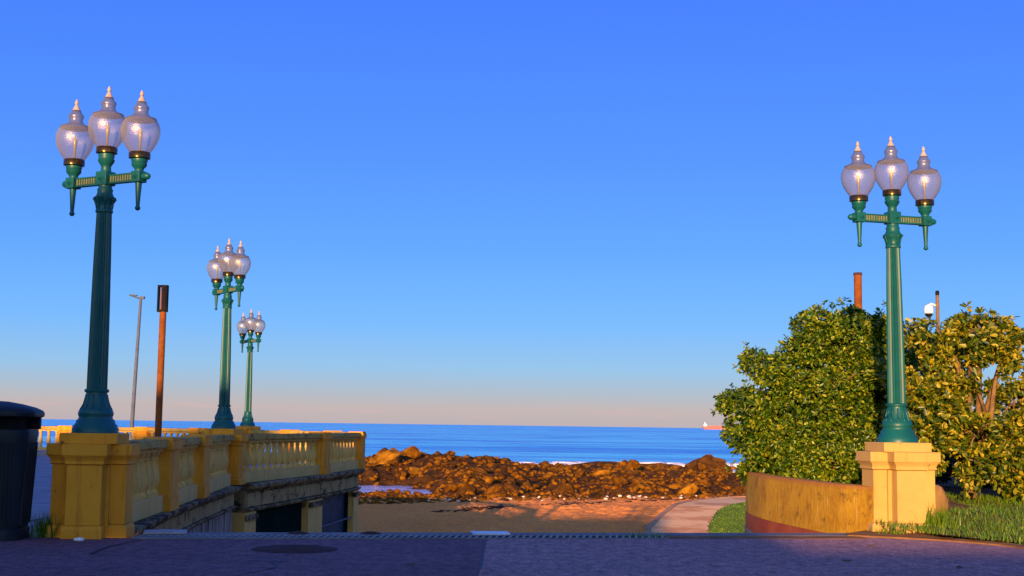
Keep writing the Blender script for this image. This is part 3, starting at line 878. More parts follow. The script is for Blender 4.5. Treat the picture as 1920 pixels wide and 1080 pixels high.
# ------------------------------------------------------------ balustrades
bp = [(.075, 0), (.075, .045), (.058, .05), (.052, .075), (.045, .09), (.05, .10), (.072, .17), (.08, .23), (.076, .29), (.058, .38), (.046, .46), (.042, .50), (.055, .515), (.055, .535), (.044, .545), (.058, .565), (.075, .58), (.075, .62)]
mb = MB(); mb.lathe(bp, 12)
balus0 = mb.build('baluster', 'yellow_dirty', None, smooth=True, auto=50)
balus0.location = (0, 0, -50)
def lerp(a, b, t):
    return (a[0] + (b[0] - a[0]) * t, a[1] + (b[1] - a[1]) * t)
def seglen(a, b):
    return math.hypot(b[0] - a[0], b[1] - a[1])
def bay(t, a, b, pitch, off=(0, 0)):
    mb = MB(); mb.obox(a, b, -.12, .12, 0.003, .24); mb.build('base_rail', 'yellow_dirty', t, bevel=0.006)
    mb = MB(); mb.obox(a, b, -.10, .10, .862, .90); mb.build('under_rail', 'yellow_dirty', t, bevel=0.006)
    mb = MB()
    # coping with broken, uneven edges
    n = max(4, int(seglen(a, b) / 0.25))
    d = (Vector(b) - Vector(a)).normalized(); nn = Vector((d.y, -d.x))
    rings = []
    for k in range(n + 1):
        p = Vector(lerp(a, b, k / n))
        j = [random.uniform(-.012, .012) for _ in range(6)]
        pr = [(-.145 + j[0], .903), (-.16 + j[1], .93), (-.15 + j[2], 1.03 + j[3] * .6), (.15 + j[4], 1.03 + j[5] * .6), (.16 + j[0], .93), (.145 + j[1], .903)]
        rings.append([(p.x + nn.x * o, p.y + nn.y * o, z) for o, z in pr])
    mb.loft(rings); mb.build('coping', 'coping', t)
    m = max(1, round(seglen(a, b) / pitch))
    for k in range(m):
        p = lerp(a, b, (k + .5) / m)
        inst(balus0, t, (p[0], p[1], .241), (0, 0, random.uniform(0, 3)))
def pier(t, c, ang, L=.62, W=.40, z1=1.06, mat='yellow'):
    d = Vector((math.cos(ang), math.sin(ang)))
    a, b = (c[0] - d.x * L / 2, c[1] - d.y * L / 2), (c[0] + d.x * L / 2, c[1] + d.y * L / 2)
    mb = MB()
    mb.obox(a, b, -W / 2 - .02, W / 2 + .02, 0.0, .2); mb.obox(a, b, -W / 2, W / 2, .2, .88)
    mb.obox((a[0] - d.x * .03, a[1] - d.y * .03), (b[0] + d.x * .03, b[1] + d.y * .03), -W / 2 - .03, W / 2 + .03, .88, z1 - .05)
    mb.obox((a[0] - d.x * .01, a[1] - d.y * .01), (b[0] + d.x * .01, b[1] + d.y * .01), -W / 2 - .01, W / 2 + .01, z1 - .05, z1)
    mb.build('pier', mat, t, bevel=0.006)
def run(label, pts, pitch, L=.62):
    """pts: list of (x, y, is_pier) nodes; a bay is built between consecutive nodes"""
    t = empty('balustrade', (0, 0, 0))
    tag(t, label, 'balustrade', 'yellow terrace balustrades')
    for k in range(len(pts) - 1):
        a, b = pts[k], pts[k + 1]
        d = (Vector(b[:2]) - Vector(a[:2])).normalized()
        ga, gb = a[2] / 2 + .003, b[2] / 2 + .003
        bay(t, (a[0] + d.x * ga, a[1] + d.y * ga), (b[0] - d.x * gb, b[1] - d.y * gb), pitch)
    for k, p in enumerate(pts):
        if p[2] and not (len(p) > 3):
            q0, q1 = pts[max(k - 1, 0)], pts[min(k + 1, len(pts) - 1)]
            pier(t, p, math.atan2(q1[1] - q0[1], q1[0] - q0[0]), p[2])
    return t
run('yellow balustrade between the near plinth and the corner plinth, seen end-on',
    [(-4.74, 15.2, .86, 1), (-5.10, 19.7, .75), (-5.40, 23.1, .75), (-5.86, 28.0, .95, 1)], .36)
run('curved yellow balustrade above the dark kiosk doors',
    [(-5.86, 28.0, .95, 1), (-4.84, 34.2, .6), (-4.42, 38.8, .45)], .43)
run('sunlit distant yellow balustrade on the sea side of the terrace',
    [(-4.55, 39.2, 0, 1), (-5.5, 41.6, .5), (-7.2, 43.9, .5), (-8.95, 45.7, .85, 1), (-11.0, 47.3, .5), (-13.4, 49.2, .6), (-16.6, 50.4, .6), (-19.9, 51.4, .6), (-23.4, 52.4, .6)], .36)
bpy.data.objects.remove(balus0)

# ------------------------------------------------------------ terrace walls below the balustrade
front = smooth_path([(-5.62, 28.35), (-5.22, 31.3), (-4.84, 34.2), (-4.58, 36.5), (-4.42, 38.9)], 5)
front2 = [(p.x, p.y) for p in front]
kio = empty('beach_kiosk', (-5.5, 33, -2.6))
tag(kio, 'kiosk under the terrace with stained cornice and dark doors', 'kiosk')
def kloc(path):
    return [(x + 5.5, y - 33) for x, y in path]
def kpart(name, mat, path, prof, **k):
    mb = MB(); mb.sweep(kloc(path), [(o, z + 2.6) for o, z in prof])
    return mb.build(name, mat, kio, **k)
kpart('cornice', 'cornice', front2, [(-.25, -.002), (-.25, -.17), (.12, -.17), (.2, -.11), (.24, -.10), (.26, -.03), (.22, -.002)], smooth=True, auto=35)
kpart('frieze_wall', 'cornice', front2, [(-.25, -.173), (-.25, -.52), (.06, -.52), (.06, -.173)])
kpart('lower_moulding', 'cornice', front2, [(-.25, -.523), (-.25, -.60), (.10, -.60), (.15, -.55), (.13, -.523)], smooth=True, auto=35)
# frieze blocks: each stone set proud of the frieze wall
L = [0]
for k in range(1, len(front2)):
    L.append(L[-1] + seglen(front2[k - 1], front2[k]))
def along(s):
    for k in range(1, len(L)):
        if s <= L[k] or k == len(L) - 1:
            t = (s - L[k - 1]) / (L[k] - L[k - 1])
            return lerp(front2[k - 1], front2[k], t)
def kbox(name, mat, s0, s1, o0, o1, z0, z1, bevel=0.006, parent=None):
    a, b = along(s0), along(s1)
    mb = MB(); mb.obox((a[0] + 5.5, a[1] - 33), (b[0] + 5.5, b[1] - 33), o0, o1, z0 + 2.6, z1 + 2.6)
    return mb.build(name, mat, parent or kio, bevel=bevel)
T = L[-1]
n = 11
for k in range(n):
    s0, s1 = .1 + k * (T - .2) / n, .1 + (k + 1) * (T - .2) / n
    kbox('frieze_block', 'frieze', s0 + .025, s1 - .025, .0, .085 + random.uniform(0, .012), -.50 + random.uniform(0, .01), -.21, 0.01)
# pilasters, doors and the window bay
for s0, s1 in ((-.05, .75), (4.75, 6.05), (T - .75, T - .02)):
    kbox('pilaster', 'yellow_dirty', max(s0, .01), s1, -.3, .075, -2.55, -.603)
    kbox('pilaster_cap', 'cornice', max(s0, .012) , s1 + .02, -.28, .125, -.78, -.66)
door = kbox('door', 'door', .76, 4.74, -.30, -.10, -2.55, -.604, 0.004)
for k in range(5):
    kbox('door_board', 'door', .80 + k * .78, .80 + k * .78 + .76, -.098, -.075, -2.5, -.62, 0.004, None)
win = kbox('window', 'glass_blue', 6.06, T - .76, -.30, -.16, -2.55, -.604, 0.004)
kbox('window_frame', 'door', 6.1, 6.2, -.158, -.08, -2.5, -.61, 0.004)
kbox('window_frame', 'door', T - .95, T - .8, -.158, -.08, -2.5, -.61, 0.004)
kbox('handrail', 'galv', 6.08, T - .78, .0, .03, -1.36, -1.32, 0.008)

nw = empty('terrace_wall', (-5.3, 21, -2.6))
tag(nw, 'weathered board-faced terrace wall below the near balustrade', 'wall')
near = [(-4.62, 15.75), (-5.08, 19.7), (-5.38, 23.1), (-5.66, 27.5)]
def npart(name, mat, prof, **k):
    mb = MB(); mb.sweep([(x + 5.3, y - 21) for x, y in near], [(o, z + 2.6) for o, z in prof])
    return mb.build(name, mat, nw, **k)
npart('cornice', 'cornice', [(-.25, -.004), (-.25, -.15), (.10, -.15), (.17, -.09), (.20, -.08), (.22, -.02), (.18, -.004)], smooth=True, auto=35)
npart('frieze_wall', 'frieze', [(-.25, -.153), (-.25, -.40), (.05, -.40), (.05, -.153)])
npart('lower_moulding', 'cornice', [(-.25, -.403), (-.25, -.47), (.07, -.47), (.11, -.43), (.10, -.403)], smooth=True, auto=35)
npart('backing_wall', 'dark', [(-.3, -.473), (-.3, -2.6), (-.08, -2.6), (-.08, -.473)])
for k in range(len(near) - 1):
    a, b = near[k], near[k + 1]
    m = int(seglen(a, b) / .24)
    for i in range(m):
        p, q = lerp(a, b, (i + .06) / m), lerp(a, b, (i + .94) / m)
        mb = MB(); o = random.uniform(-.012, .018)
        mb.obox((p[0] + 5.3, p[1] - 21), (q[0] + 5.3, q[1] - 21), -.075, o, 0.02, 2.122 - random.uniform(0, .03))
        mb.build('board', 'planks', nw)
mb = MB(); mb.tube([(-5.18 + 5.3 + .06, 21.6 - 21, 2.1), (-5.62 + 5.3 + .1, 27.0 - 21, 0.9)], .05, 6)
mb.build('brace', 'iron', nw)

# ------------------------------------------------------------ litter bin
def rr(hx, hy, r, n=6):
    out = []
    for cx, cy, a0 in ((hx - r, hy - r, 0), (-hx + r, hy - r, 90), (-hx + r, -hy + r, 180), (hx - r, -hy + r, 270)):
        for k in range(n + 1):
            a = R(a0 + 90 * k / n)
            out.append((cx + r * math.cos(a), cy + r * math.sin(a)))
    return out
bin_ = empty('litter_bin', (-5.62, 14.72, 0), R(8))
tag(bin_, 'dark ribbed litter bin with hooded lid at the left edge', 'bin')
mb = MB(); mb.loft([[(x, y, z) for x, y in rr(h, h, .14)] for h, z in ((.345, 0.0), (.345, .10), (.33, .12))]); mb.build('foot', 'bin', bin_, smooth=True, auto=40)
mb = MB(); mb.loft([[(x, y, z) for x, y in rr(h, h, .15)] for h, z in ((.33, .122), (.375, 1.05), (.385, 1.17), (.38, 1.18))]); body = mb.build('body', 'bin', bin_, smooth=True, auto=40)
for side in range(4):
    for k in range(13):
        u = -.235 + k * .0392
        z0, z1 = .16, 1.04
        h0, h1 = .332, .375
        mb = MB()
        ca, sa = math.cos(side * math.pi / 2), math.sin(side * math.pi / 2)
        P = []
        for (h, z) in ((h0, z0), (h1, z1)):
            for uu, d in ((u - .010, -.01), (u + .010, -.01), (u + .006, .010), (u - .006, .010)):
                x, y = h + d, uu
                P.append((ca * x - sa * y, sa * x + ca * y, z))
        mb.loft([P[:4], P[4:]]); mb.build('rib', 'bin', body)
mb = MB(); mb.loft([[(x, y, z) for x, y in rr(h, h, .15)] for h, z in ((.27, 1.182), (.27, 1.34))]); mb.build('neck', 'dark', bin_, smooth=True, auto=40)
for x0, x1, y0, y1 in ((-.385, .02, -.385, -.30), (-.385, -.30, -.299, .385), (-.299, .385, .30, .385)):
    mb = MB(); mb.box(x0, x1, y0, y1, 1.182, 1.335); mb.build('hood_side', 'bin', bin_, bevel=0.02)
mb = MB(); mb.loft([[(x, y, z) for x, y in rr(h, h, min(.2, h * .9))] for h, z in ((.41, 1.315), (.435, 1.325), (.44, 1.36), (.425, 1.39), (.36, 1.425), (.24, 1.46), (.10, 1.485), (.03, 1.49))]); mb.build('lid', 'bin', bin_, smooth=True, auto=40)

# ------------------------------------------------------------ poles
op = empty('signal_pole', (-10.49, 40.0, 0.0))
tag(op, 'rusty orange pole with a dark slotted box behind the near balustrade', 'pole')
mb = MB(); mb.lathe([(.10, 0), (.10, 4.50), (.09, 4.56), (.09, 5.22), (.075, 5.30)], 16); mb.build('post', 'rust', op, smooth=True, auto=50)
mb = MB(); mb.box(-.17, -.13, -.10, .10, 4.55, 5.36); mb.box(.095, .125, -.10, .10, 4.55, 5.36)
mb.box(-.129, .094, -.10, .10, 5.30, 5.36); mb.box(-.129, -.02, -.10, .10, 4.55, 4.62); mb.box(-.03, .094, -.115, -.1, 4.56, 5.29)
mb.build('slotted_box', 'dark', op, bevel=0.005)
gp = empty('light_mast', (-19.85, 70.0, -2.75))
tag(gp, 'thin grey leaning light mast far behind the terrace balustrade', 'mast')
gp.rotation_euler = (0, R(1.6), 0)
mb = MB(); mb.lathe([(.12, 0), (.11, 3), (.075, 10.4), (.07, 10.5)], 12); mb.build('post', 'galv', gp, smooth=True, auto=50)
mb = MB(); mb.tube([(.03, 0, 10.45), (-.2, 0, 10.47), (-.55, 0, 10.6)], .045, 8); mb.build('arm', 'galv', gp, smooth=True)
mb = MB(); mb.box(-.62, -.2, -.09, .09, 10.56, 10.62); mb.box(-.02, .2, -.1, .1, 10.42, 10.56); mb.build('lamp_head', 'galv', gp, bevel=0.01)
ro = empty('rusty_post', (8.87, 34.0, -2.45))
tag(ro, 'rust red round post rising behind the left shrub', 'post')
mb = MB(); mb.lathe([(.10, 0), (.10, 7.7)], 16); mb.build('post', 'rust', ro, smooth=True, auto=50)
mb = MB(); mb.lathe([(.112, 7.701), (.112, 7.76), (.10, 7.77)], 16); mb.build('cap', 'iron', ro, smooth=True, auto=50)
cc = empty('camera_mast', (9.62, 30.0, -2.4))
tag(cc, 'slim mast with a white dome camera above the right shrub', 'camera mast')
mb = MB(); mb.lathe([(.05, 0), (.038, 6.75), (.03, 6.76)], 12); mb.build('post', 'bark', cc, smooth=True, auto=50)
mb = MB(); mb.lathe([(.045, 6.762), (.045, 6.84), (.03, 6.86)], 12); mb.build('cap', 'dark', cc, smooth=True, auto=50)
mb = MB(); mb.tube([(-.04, 0, 6.52), (-.14, 0, 6.56), (-.2, 0, 6.52)], .025, 8); mb.build('bracket', 'white', cc, smooth=True)
mb = MB(); mb.lathe([(.10, 6.34), (.105, 6.42), (.09, 6.5), (.04, 6.54)], 18, (-.2, 0, 0)); hd = mb.build('camera_housing', 'white', cc, smooth=True, auto=50)
mb = MB(); mb.lathe([(.01, 6.25), (.05, 6.265), (.08, 6.30), (.085, 6.338)], 18, (-.2, 0, 0)); mb.build('dome', 'dark', hd, smooth=True)

# ------------------------------------------------------------ drain, covers, plates
dr = empty('drain_channel', (0, edgeY(0) - .61, 0))
tag(dr, 'long slotted drain channel across the front of the promenade edge', 'drain')
def dpt(x):
    return (x, .155 * x)
mb = MB(); mb.obox(dpt(-4.15), dpt(1.85), -.165, .165, -.10, .005); mb.build('channel', 'dark', dr)
mb = MB(); mb.obox(dpt(-4.15), dpt(1.85), -.20, -.165, -.02, .016); mb.obox(dpt(-4.15), dpt(1.85), .165, .20, -.02, .016); mb.build('channel_frame', 'concrete', dr)
mb = MB(); mb.add([(-.030, -.16, z) for z in (.0055, .015)] + [(-.006, -.16, z) for z in (.0055, .015)] + [(.006, .16, z) for z in (.0055, .015)] + [(.030, .16, z) for z in (.0055, .015)], [(0, 1, 3, 2), (2, 3, 7, 6), (6, 7, 5, 4), (4, 5, 1, 0), (1, 5, 7, 3), (0, 2, 6, 4)])
bar0 = mb.build('grate_bar', 'plate_dull', dr)
nb = 77
for k in range(nb):
    x = -4.12 + 5.94 * k / (nb - 1)
    if k == 0:
        bar0.location = (*dpt(x), 0)
    else:
        inst(bar0, dr, (*dpt(x), 0))
fill = MB(); fill.obox((1.86, edgeY(1.86) - .61), (4.3, edgeY(4.3) - .61), -.20, .20, -.02, .008)
tag(fill.build('edge_infill', 'kerb'), kind='structure')
mh = empty('manhole_cover', (-2.2, 13.93, 0))
tag(mh, 'round rusted manhole cover in the dark asphalt', 'manhole')
mb = MB(); mb.lathe([(.44, -.02), (.44, .006), (.425, .009)], 40); mb.build('frame', 'iron', mh)
mb = MB(); mb.lathe([(.38, .0092), (.38, .014), (.37, .016)], 40); lid = mb.build('cover', 'iron', mh)
for r in (.10, .20, .30):
    mb = MB(); mb.lathe([(r, .0162), (r, .02), (r - .04, .02), (r - .04, .0162)], 32, cap=False); mb.build('cast_ring', 'iron', lid)
for x, lab in ((-2.45, 'small dark round drain cover on the edge strip, left of the two'), (-1.62, 'small dark round drain cover on the edge strip, right of the two')):
    mb = MB(); mb.lathe([(.12, 0), (.12, .008), (.1, .012)], 24); mb.lathe([(.07, .0125), (.07, .02), (.05, .024)], 16)
    o = mb.build('drain_cover', 'iron', None, loc=(x, edgeY(x) - .2, .0125)); tag(o, lab, 'drain cover', 'covers on the edge strip')
mb = MB(); mb.box(-.22, .22, -.17, .17, 0, .02); mb.box(-.2, -.17, -.15, .15, .0205, .026)
o = mb.build('metal_plate', 'plate', None, bevel=0.004, loc=(-.22, edgeY(-.22) - .27, .0165), rotz=R(8)); tag(o, 'pale metal plate lying beside the drain in mid picture', 'plate')
mb = MB(); mb.box(-.24, .24, -.16, .16, 0, .03); mb.box(-.1, .1, -.12, .12, .0305, .036)
M['board'] = mottled('grey_lilac_board', (.26, .24, .27), (.34, .31, .34), 4, .7, .3, 25, .2)
o = mb.build('loose_board', 'board', None, bevel=0.006, loc=(-3.93, edgeY(-3.93) - .22, .0165), rotz=R(12)); tag(o, 'grey board lying by the foot of the yellow plinth', 'board')
mb = MB(); mb.loft([[(.05 * r * math.cos(a), .028 * r * math.sin(a), z) for a in (0, .9, 1.8, 2.6, 3.5, 4.4, 5.4)] for r, z in ((1, 0), (1.2, .012), (.9, .03), (.3, .036))])
o = mb.build('paper_scrap', 'white', None, loc=(-4.62, 14.55, .001)); tag(o, 'crumpled white paper scrap on the ground before the yellow plinth', 'litter')
for k, (x, y, w) in enumerate(((3.35, 13.4, 'on the pale asphalt below the ochre wall'), (4.3, 12.9, 'on the pale asphalt before the grass bank'), (4.05, 15.1, 'by the kerb below the cream plinth'), (-.9, 12.5, 'on the dark asphalt left of the seam'))):
    mb = MB(); mb.loft([[(a * .05, b * .03, z + .012 * abs(a)) for a, b in ((-1, 0), (-.3, 1), (.5, .8), (1.1, .1), (.4, -.8), (-.4, -.7))] for z in (.0, .006)])
    o = mb.build('fallen_leaf', 'soil', None, loc=(x, y, .006), rotz=k * 1.3); tag(o, 'small brown fallen leaf ' + w, 'leaf', 'fallen leaves')
# repaired cracks: thin raised tar lines
M['tar'] = mottled('tar_seal', (.012, .011, .013), (.02, .018, .02), 8, .6, .3, 30, .3)
def tar(pts, w, mat='tar'):
    mb = MB()
    P = smooth_path(pts, 6)
    P = [Vector((p.x + .012 * noise.noise((p.x * 7, p.y * 7, 0)), p.y + .012 * noise.noise((p.x * 7, p.y * 7, 5)))) for p in P]
    n = len(P)
    v = []
    for i, p in enumerate(P):
        t = (P[min(i + 1, n - 1)] - P[max(i - 1, 0)]).normalized()
        nn = Vector((-t.y, t.x)) * w * (.6 + .5 * random.random())
        v += [(p.x - nn.x, p.y - nn.y, .0085), (p.x + nn.x, p.y + nn.y, .0085)]
    mb.add(v, [(2 * i, 2 * i + 1, 2 * i + 3, 2 * i + 2) for i in range(n - 1)])
    o = mb.build('tar_seam', mat, road_l)
    return o
tar([(-4.0, 14.75), (-4.1, 13.9), (-4.05, 13.15)], .018)
tar([(-4.05, 13.15), (-2.9, 12.75), (-2.0, 12.7)], .012)
tar([(-2.2, 12.6), (-2.1, 12.2), (-2.3, 11.5)], .012)
tar([(seamx, 15.6), (seamx - .01, 14), (seamx, 12.6), (seamx - .02, 11.2)], .012)
tar([(-2.45, 12.78), (-2.1, 12.74)], .016, 'concrete')

# ------------------------------------------------------------ leaves
def leaf_template(kind='leaf'):
    # six-point folded leaf along +x, unit length
    v = np.array([(0, 0, 0), (.38, .17, .06), (.78, .23, .02), (1, 0, -.10), (.78, -.23, .02), (.38, -.17, .06)], float)
    f = np.array([(0, 1, 2, 3), (0, 3, 4, 5)])
    return v, f
LV, LF = leaf_template()
def frames(d, roll):
    """orthonormal frames with x axis along d"""
    d = d / np.linalg.norm(d, axis=1, keepdims=True)
    up = np.where(np.abs(d[:, 2:3]) < .9, np.array([[0, 0, 1.]]), np.array([[1., 0, 0]]))
    y = np.cross(up, d); y /= np.linalg.norm(y, axis=1, keepdims=True)
    z = np.cross(d, y)
    c, s = np.cos(roll)[:, None], np.sin(roll)[:, None]
    return d, y * c + z * s, z * c - y * s
def leaves_mesh(pos, d, size, roll):
    x, y, z = frames(d, roll)
    n = len(pos)
    V = pos[:, None, :] + size[:, None, None] * (LV[None, :, 0:1] * x[:, None, :] + LV[None, :, 1:2] * y[:, None, :] + LV[None, :, 2:3] * z[:, None, :])
    F = (LF[None] + 6 * np.arange(n)[:, None, None]).reshape(-1, 4)
    return V.reshape(-1, 3), F
def rosettes(P, N, per, size, spread, tint_c):
    """rosettes of leaves at points P with axes N"""
    n = len(P)
    x, a, b = frames(N, rng.uniform(0, 6.28, n))
    pos, dd, sz, rl, tt = [], [], [], [], []
    for k in range(per):
        ang = 2 * math.pi * k / per + rng.uniform(-.35, .35, n)
        tilt = np.clip(spread + rng.normal(0, .45, n), .1, 2.2)
        d = x * np.cos(tilt)[:, None] + (a * np.cos(ang)[:, None] + b * np.sin(ang)[:, None]) * np.sin(tilt)[:, None]
        pos.append(P + x * (rng.uniform(-.05, .02, n))[:, None])
        dd.append(d); sz.append(size * rng.uniform(.5, 1.25, n)); rl.append(rng.normal(0, .8, n))
        tt.append(np.clip(tint_c + rng.normal(0, .34, n), 0, 1))
    pos, dd, sz, rl, tt = map(np.concatenate, (pos, dd, sz, rl, tt))
    V, F = leaves_mesh(pos, dd, sz, rl)
    return V, F, np.repeat(tt, 6)
def fib(n):
    i = np.arange(n) + .5
    ph = np.arccos(1 - 2 * i / n); th = math.pi * (1 + 5 ** .5) * i
    return np.stack([np.cos(th) * np.sin(ph), np.sin(th) * np.sin(ph), np.cos(ph)], 1)
def shrub(name, label, base, lobes, n, leaf, mat, per=9, gaps=.35, stems=(), sprigs=0, group='shrubs behind the planter wall', yellow=.45, gs=1.1, dense=False):
    t = empty(name, base)
    tag(t, label, 'shrub', group)
    B = np.array(base)
    lob = []
    cr_ = random.Random(int(base[0] * 100))
    for l in lobes:                          # each bough carries a handful of smaller leafy heads
        lob.append((l[0], l[1], l[2], l[3] * .62, l[4] * .62, l[5] * .62))
        k = int(4 + 7 * (l[3] * l[4] * l[5]) ** (1 / 3))
        for u in fib(k):
            if u[1] > .6 or cr_.random() < .18:
                continue
            r = cr_.uniform(.19, .36) * min(1.0, .5 + l[5])
            q = [l[i] + u[i] * l[i + 3] * cr_.uniform(.66, .98) + cr_.uniform(-.06, .06) for i in range(3)]
            lob.append((q[0], q[1], q[2], r * 1.15, r * 1.1, r * .9))
    lob = np.array(lob, float)               # x y z rx ry rz (relative to base)
    area = (lob[:, 3] * lob[:, 4] * lob[:, 5]) ** (2 / 3)
    P, N = [], []
    for l, ar in zip(lob, area):
        k = int(n * ar / area.sum() * 1.5)
        u = fib(k) + rng.normal(0, .05, (k, 3))
        u /= np.linalg.norm(u, axis=1, keepdims=True)
        rad = np.clip(1 - np.abs(rng.normal(0, .13, k)), .45, 1)[:, None]
        bumpy = np.array([1 + .16 * noise.noise((q[0] * 2.4 + l[0], q[1] * 2.4 + l[1], q[2] * 2.4)) + .14 * noise.noise((q[0] * 6 + l[0], q[1] * 6, q[2] * 6 + l[2])) for q in u])[:, None]
        p = l[:3] + u * l[3:6] * rad * bumpy
        nn = u / l[3:6]
        nn /= np.linalg.norm(nn, axis=1, keepdims=True)
        keep = np.ones(k, bool)
        for m in lob:                        # drop what lies deep inside another lobe
            if m is l or np.array_equal(m, l):
                continue
            q = (p - m[:3]) / m[3:6]
            keep &= np.linalg.norm(q, axis=1) > .80
        keep &= p[:, 2] > .02
        g = np.array([noise.noise((q[0] * gs * 1.6 + 3.1 + B[0], q[1] * gs * 1.6, q[2] * gs * 1.6)) for q in p])
        keep &= (g > -gaps) | (rng.uniform(0, 1, k) < .12)
        P.append(p[keep]); N.append(nn[keep])
    P, N = np.concatenate(P), np.concatenate(N)
    so = rng.choice(len(P), len(P) // 14, replace=False)
    P = np.concatenate([P, P[so] + N[so] * rng.uniform(.06, .20, (len(so), 1)) + np.array([0, 0, .04])]); N = np.concatenate([N, N[so]])
    N = N + np.array([0, 0, .45]) + rng.normal(0, .45, N.shape)
    tc = np.clip(yellow + .25 * np.array([noise.noise(tuple(q * 1.3)) for q in P]) + rng.normal(0, .1, len(P)), 0, 1)
    V, F, tt = rosettes(P, N, per, leaf, 1.05, tc)
    cr = big_mesh('crown', V, F, mat, t, tt)
    cr['kind'] = 'stuff'
    # sparse inner leaves that close the crown from behind
    ni = int(n * .35)
    q = rng.normal(0, 1, (ni, 3)); q /= np.linalg.norm(q, axis=1, keepdims=True)
    li = rng.choice(len(lob), ni, p=area / area.sum())
    p = lob[li, :3] + q * lob[li, 3:6] * rng.uniform(.1, .6, (ni, 1))
    g = np.array([noise.noise((z[0] * gs * 1.6 + 3.1 + B[0], z[1] * gs * 1.6, z[2] * gs * 1.6)) for z in p])
    ok = (p[:, 2] > .02) & (g > -gaps - (.5 if dense else 0))
    V, F, tt = rosettes(p[ok], q[ok], per, leaf * 1.1, 1.0, np.full(ok.sum(), yellow))
    big_mesh('inner_leaves', V, F, mat, t, tt)['kind'] = 'stuff'
    # stems and limbs
    mb = MB()
    rs = random.Random(5 + int(base[0] * 10))
    mb.tube([(0, 0, -.1), (.03, .02, .3), (0, .05, .7)], [.11, .09, .08], 8)
    for l in lobes:
        e = Vector(l[:3])
        m1 = Vector((e.x * .4 + rs.uniform(-.1, .1), e.y * .4, .35 + e.z * .3))
        mb.tube([(0, 0.02, .25), m1, e, e + Vector((rs.uniform(-.2, .2), rs.uniform(-.2, .2), l[5] * .55))], [.07, .05, .03, .012], 6)
        for k in range(5):
            v = Vector((rs.uniform(-1, 1) * l[3], rs.uniform(-1, .4) * l[4], rs.uniform(-.5, 1) * l[5])) * .75
            mb.tube([e * .8 + m1 * .2, e + v * .55 + Vector((0, 0, .05)), e + v], [.025, .018, .008], 5)
    for s in stems:
        mb.tube(s[:-1], s[-1], 7)
    mb.build('trunk', 'bark', t, smooth=True)
    # the largest sprigs on the near side, each one a part
    if sprigs:
        score = -N[:, 1]
        cand = np.where((N[:, 1] < -.25))[0]
        cand = rng.choice(cand, min(sprigs * 1, len(cand)), replace=False)
        protos = []
        for k in range(5):
            V, F, tt = rosettes(np.zeros((1, 3)), np.array([[0, 0, 1.]]), 9, leaf * 1.02, 1.05, np.array([yellow + .03]))
            o = big_mesh('leaf_sprig', V, F, mat, t, tt)
            protos.append(o)
        for k, c in enumerate(cand):
            nrm = Vector(N[c]).normalized()
            rot = nrm.to_track_quat('Z', 'Y').to_euler()
            loc = Vector(P[c]) + nrm * .03
            if k < 5:
                protos[k].location, protos[k].rotation_euler = loc, rot
            else:
                inst(protos[k % 5], t, loc, rot)
    return t

# dense rounded shrub behind the wall
shrub('evergreen_shrub', 'big dense rounded green shrub overhanging the ochre wall', (5.55, 22.6, .33),
      [(-1.2, 0, 1.15, .66, .8, .62), (-1.3, 0, .65, .5, .7, .5), (-.95, .1, 1.75, .6, .7, .5), (-.45, .1, 2.3, .55, .7, .48), (.15, .1, 2.6, .5, .6, .42), (.6, .1, 2.3, .55, .7, .5),
       (-.2, -.4, 1.5, .9, .9, .7), (.7, -.3, 1.6, .8, .9, .7), (-.5, -.5, .75, .9, .8, .6), (.5, -.7, .7, .9, .8, .6), (1.1, 0, 1.0, .6, .8, .7), (-1.64, -.1, 1.3, .26, .35, .26),
       (-1.15, -.85, .36, .5, .45, .30), (-.5, -1.2, .36, .55, .5, .32), (.1, -1.4, .40, .55, .45, .34), (.7, -1.3, .40, .5, .5, .32)],
      9200, .084, 'leaf_a', 9, .22, sprigs=170, yellow=.40, gs=1.5, dense=True)
# open golden shrub at the right
shrub('golden_shrub', 'open yellow-green shrub with twiggy gaps right of the cream plinth', (7.0, 20.3, .30),
      [(-.38, 0, 2.42, .38, .45, .26), (.15, 0, 2.48, .42, .5, .24), (.52, 0, 2.25, .32, .5, .28), (.0, 0, 2.15, .45, .5, .22), (-.56, 0, 2.25, .22, .3, .28),
       (-.78, -.1, 1.55, .42, .5, .42), (-.62, -.2, .95, .58, .6, .45), (.68, -.1, 1.45, .55, .6, .42), (.75, -.2, .9, .75, .7, .5), (.0, -.3, .95, .6, .6, .42),
       (.1, -.45, .42, .8, .6, .38), (.95, -.4, .42, .8, .6, .38), (-.15, .1, 1.62, .22, .3, .2)],
      3000, .108, 'leaf_b', 8, .06, sprigs=150, yellow=.50, gs=1.8,
      stems=[((.0, 0, .3), (.25, -.1, 1.2), (.30, -.15, 1.7), (.5, 0, 2.3), [.05, .045, .03, .015]), ((0, 0, .3), (-.3, -.1, 1.2), (-.2, -.05, 2.0), (-.4, 0, 2.5), [.05, .04, .03, .012]), ((.2, -.1, 1.2), (.02, -.1, 1.75), (-.1, 0, 2.3), [.03, .02, .012])])
shrub('edge_shrub', 'yellow-green shrub at the far right edge of the picture', (8.78, 20.6, .35),
      [(-.05, 0, 2.35, .36, .5, .45), (.2, 0, 1.6, .55, .7, .55), (.25, -.1, .8, .75, .8, .6), (-.4, 0, 1.85, .25, .3, .22)], 1700, .10, 'leaf_b', 8, .12, yellow=.45, gs=1.8)
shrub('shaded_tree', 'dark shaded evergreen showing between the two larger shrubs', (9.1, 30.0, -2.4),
      [(-.3, 0, 5.2, .8, 1.0, .85), (.6, 0, 5.0, .7, .9, .8), (.2, 0, 3.9, 1.5, 1.2, 1.1), (.3, 0, 2.6, 1.4, 1.2, 1.0)], 1700, .10, 'leaf_shade', 8, .5, yellow=.4)
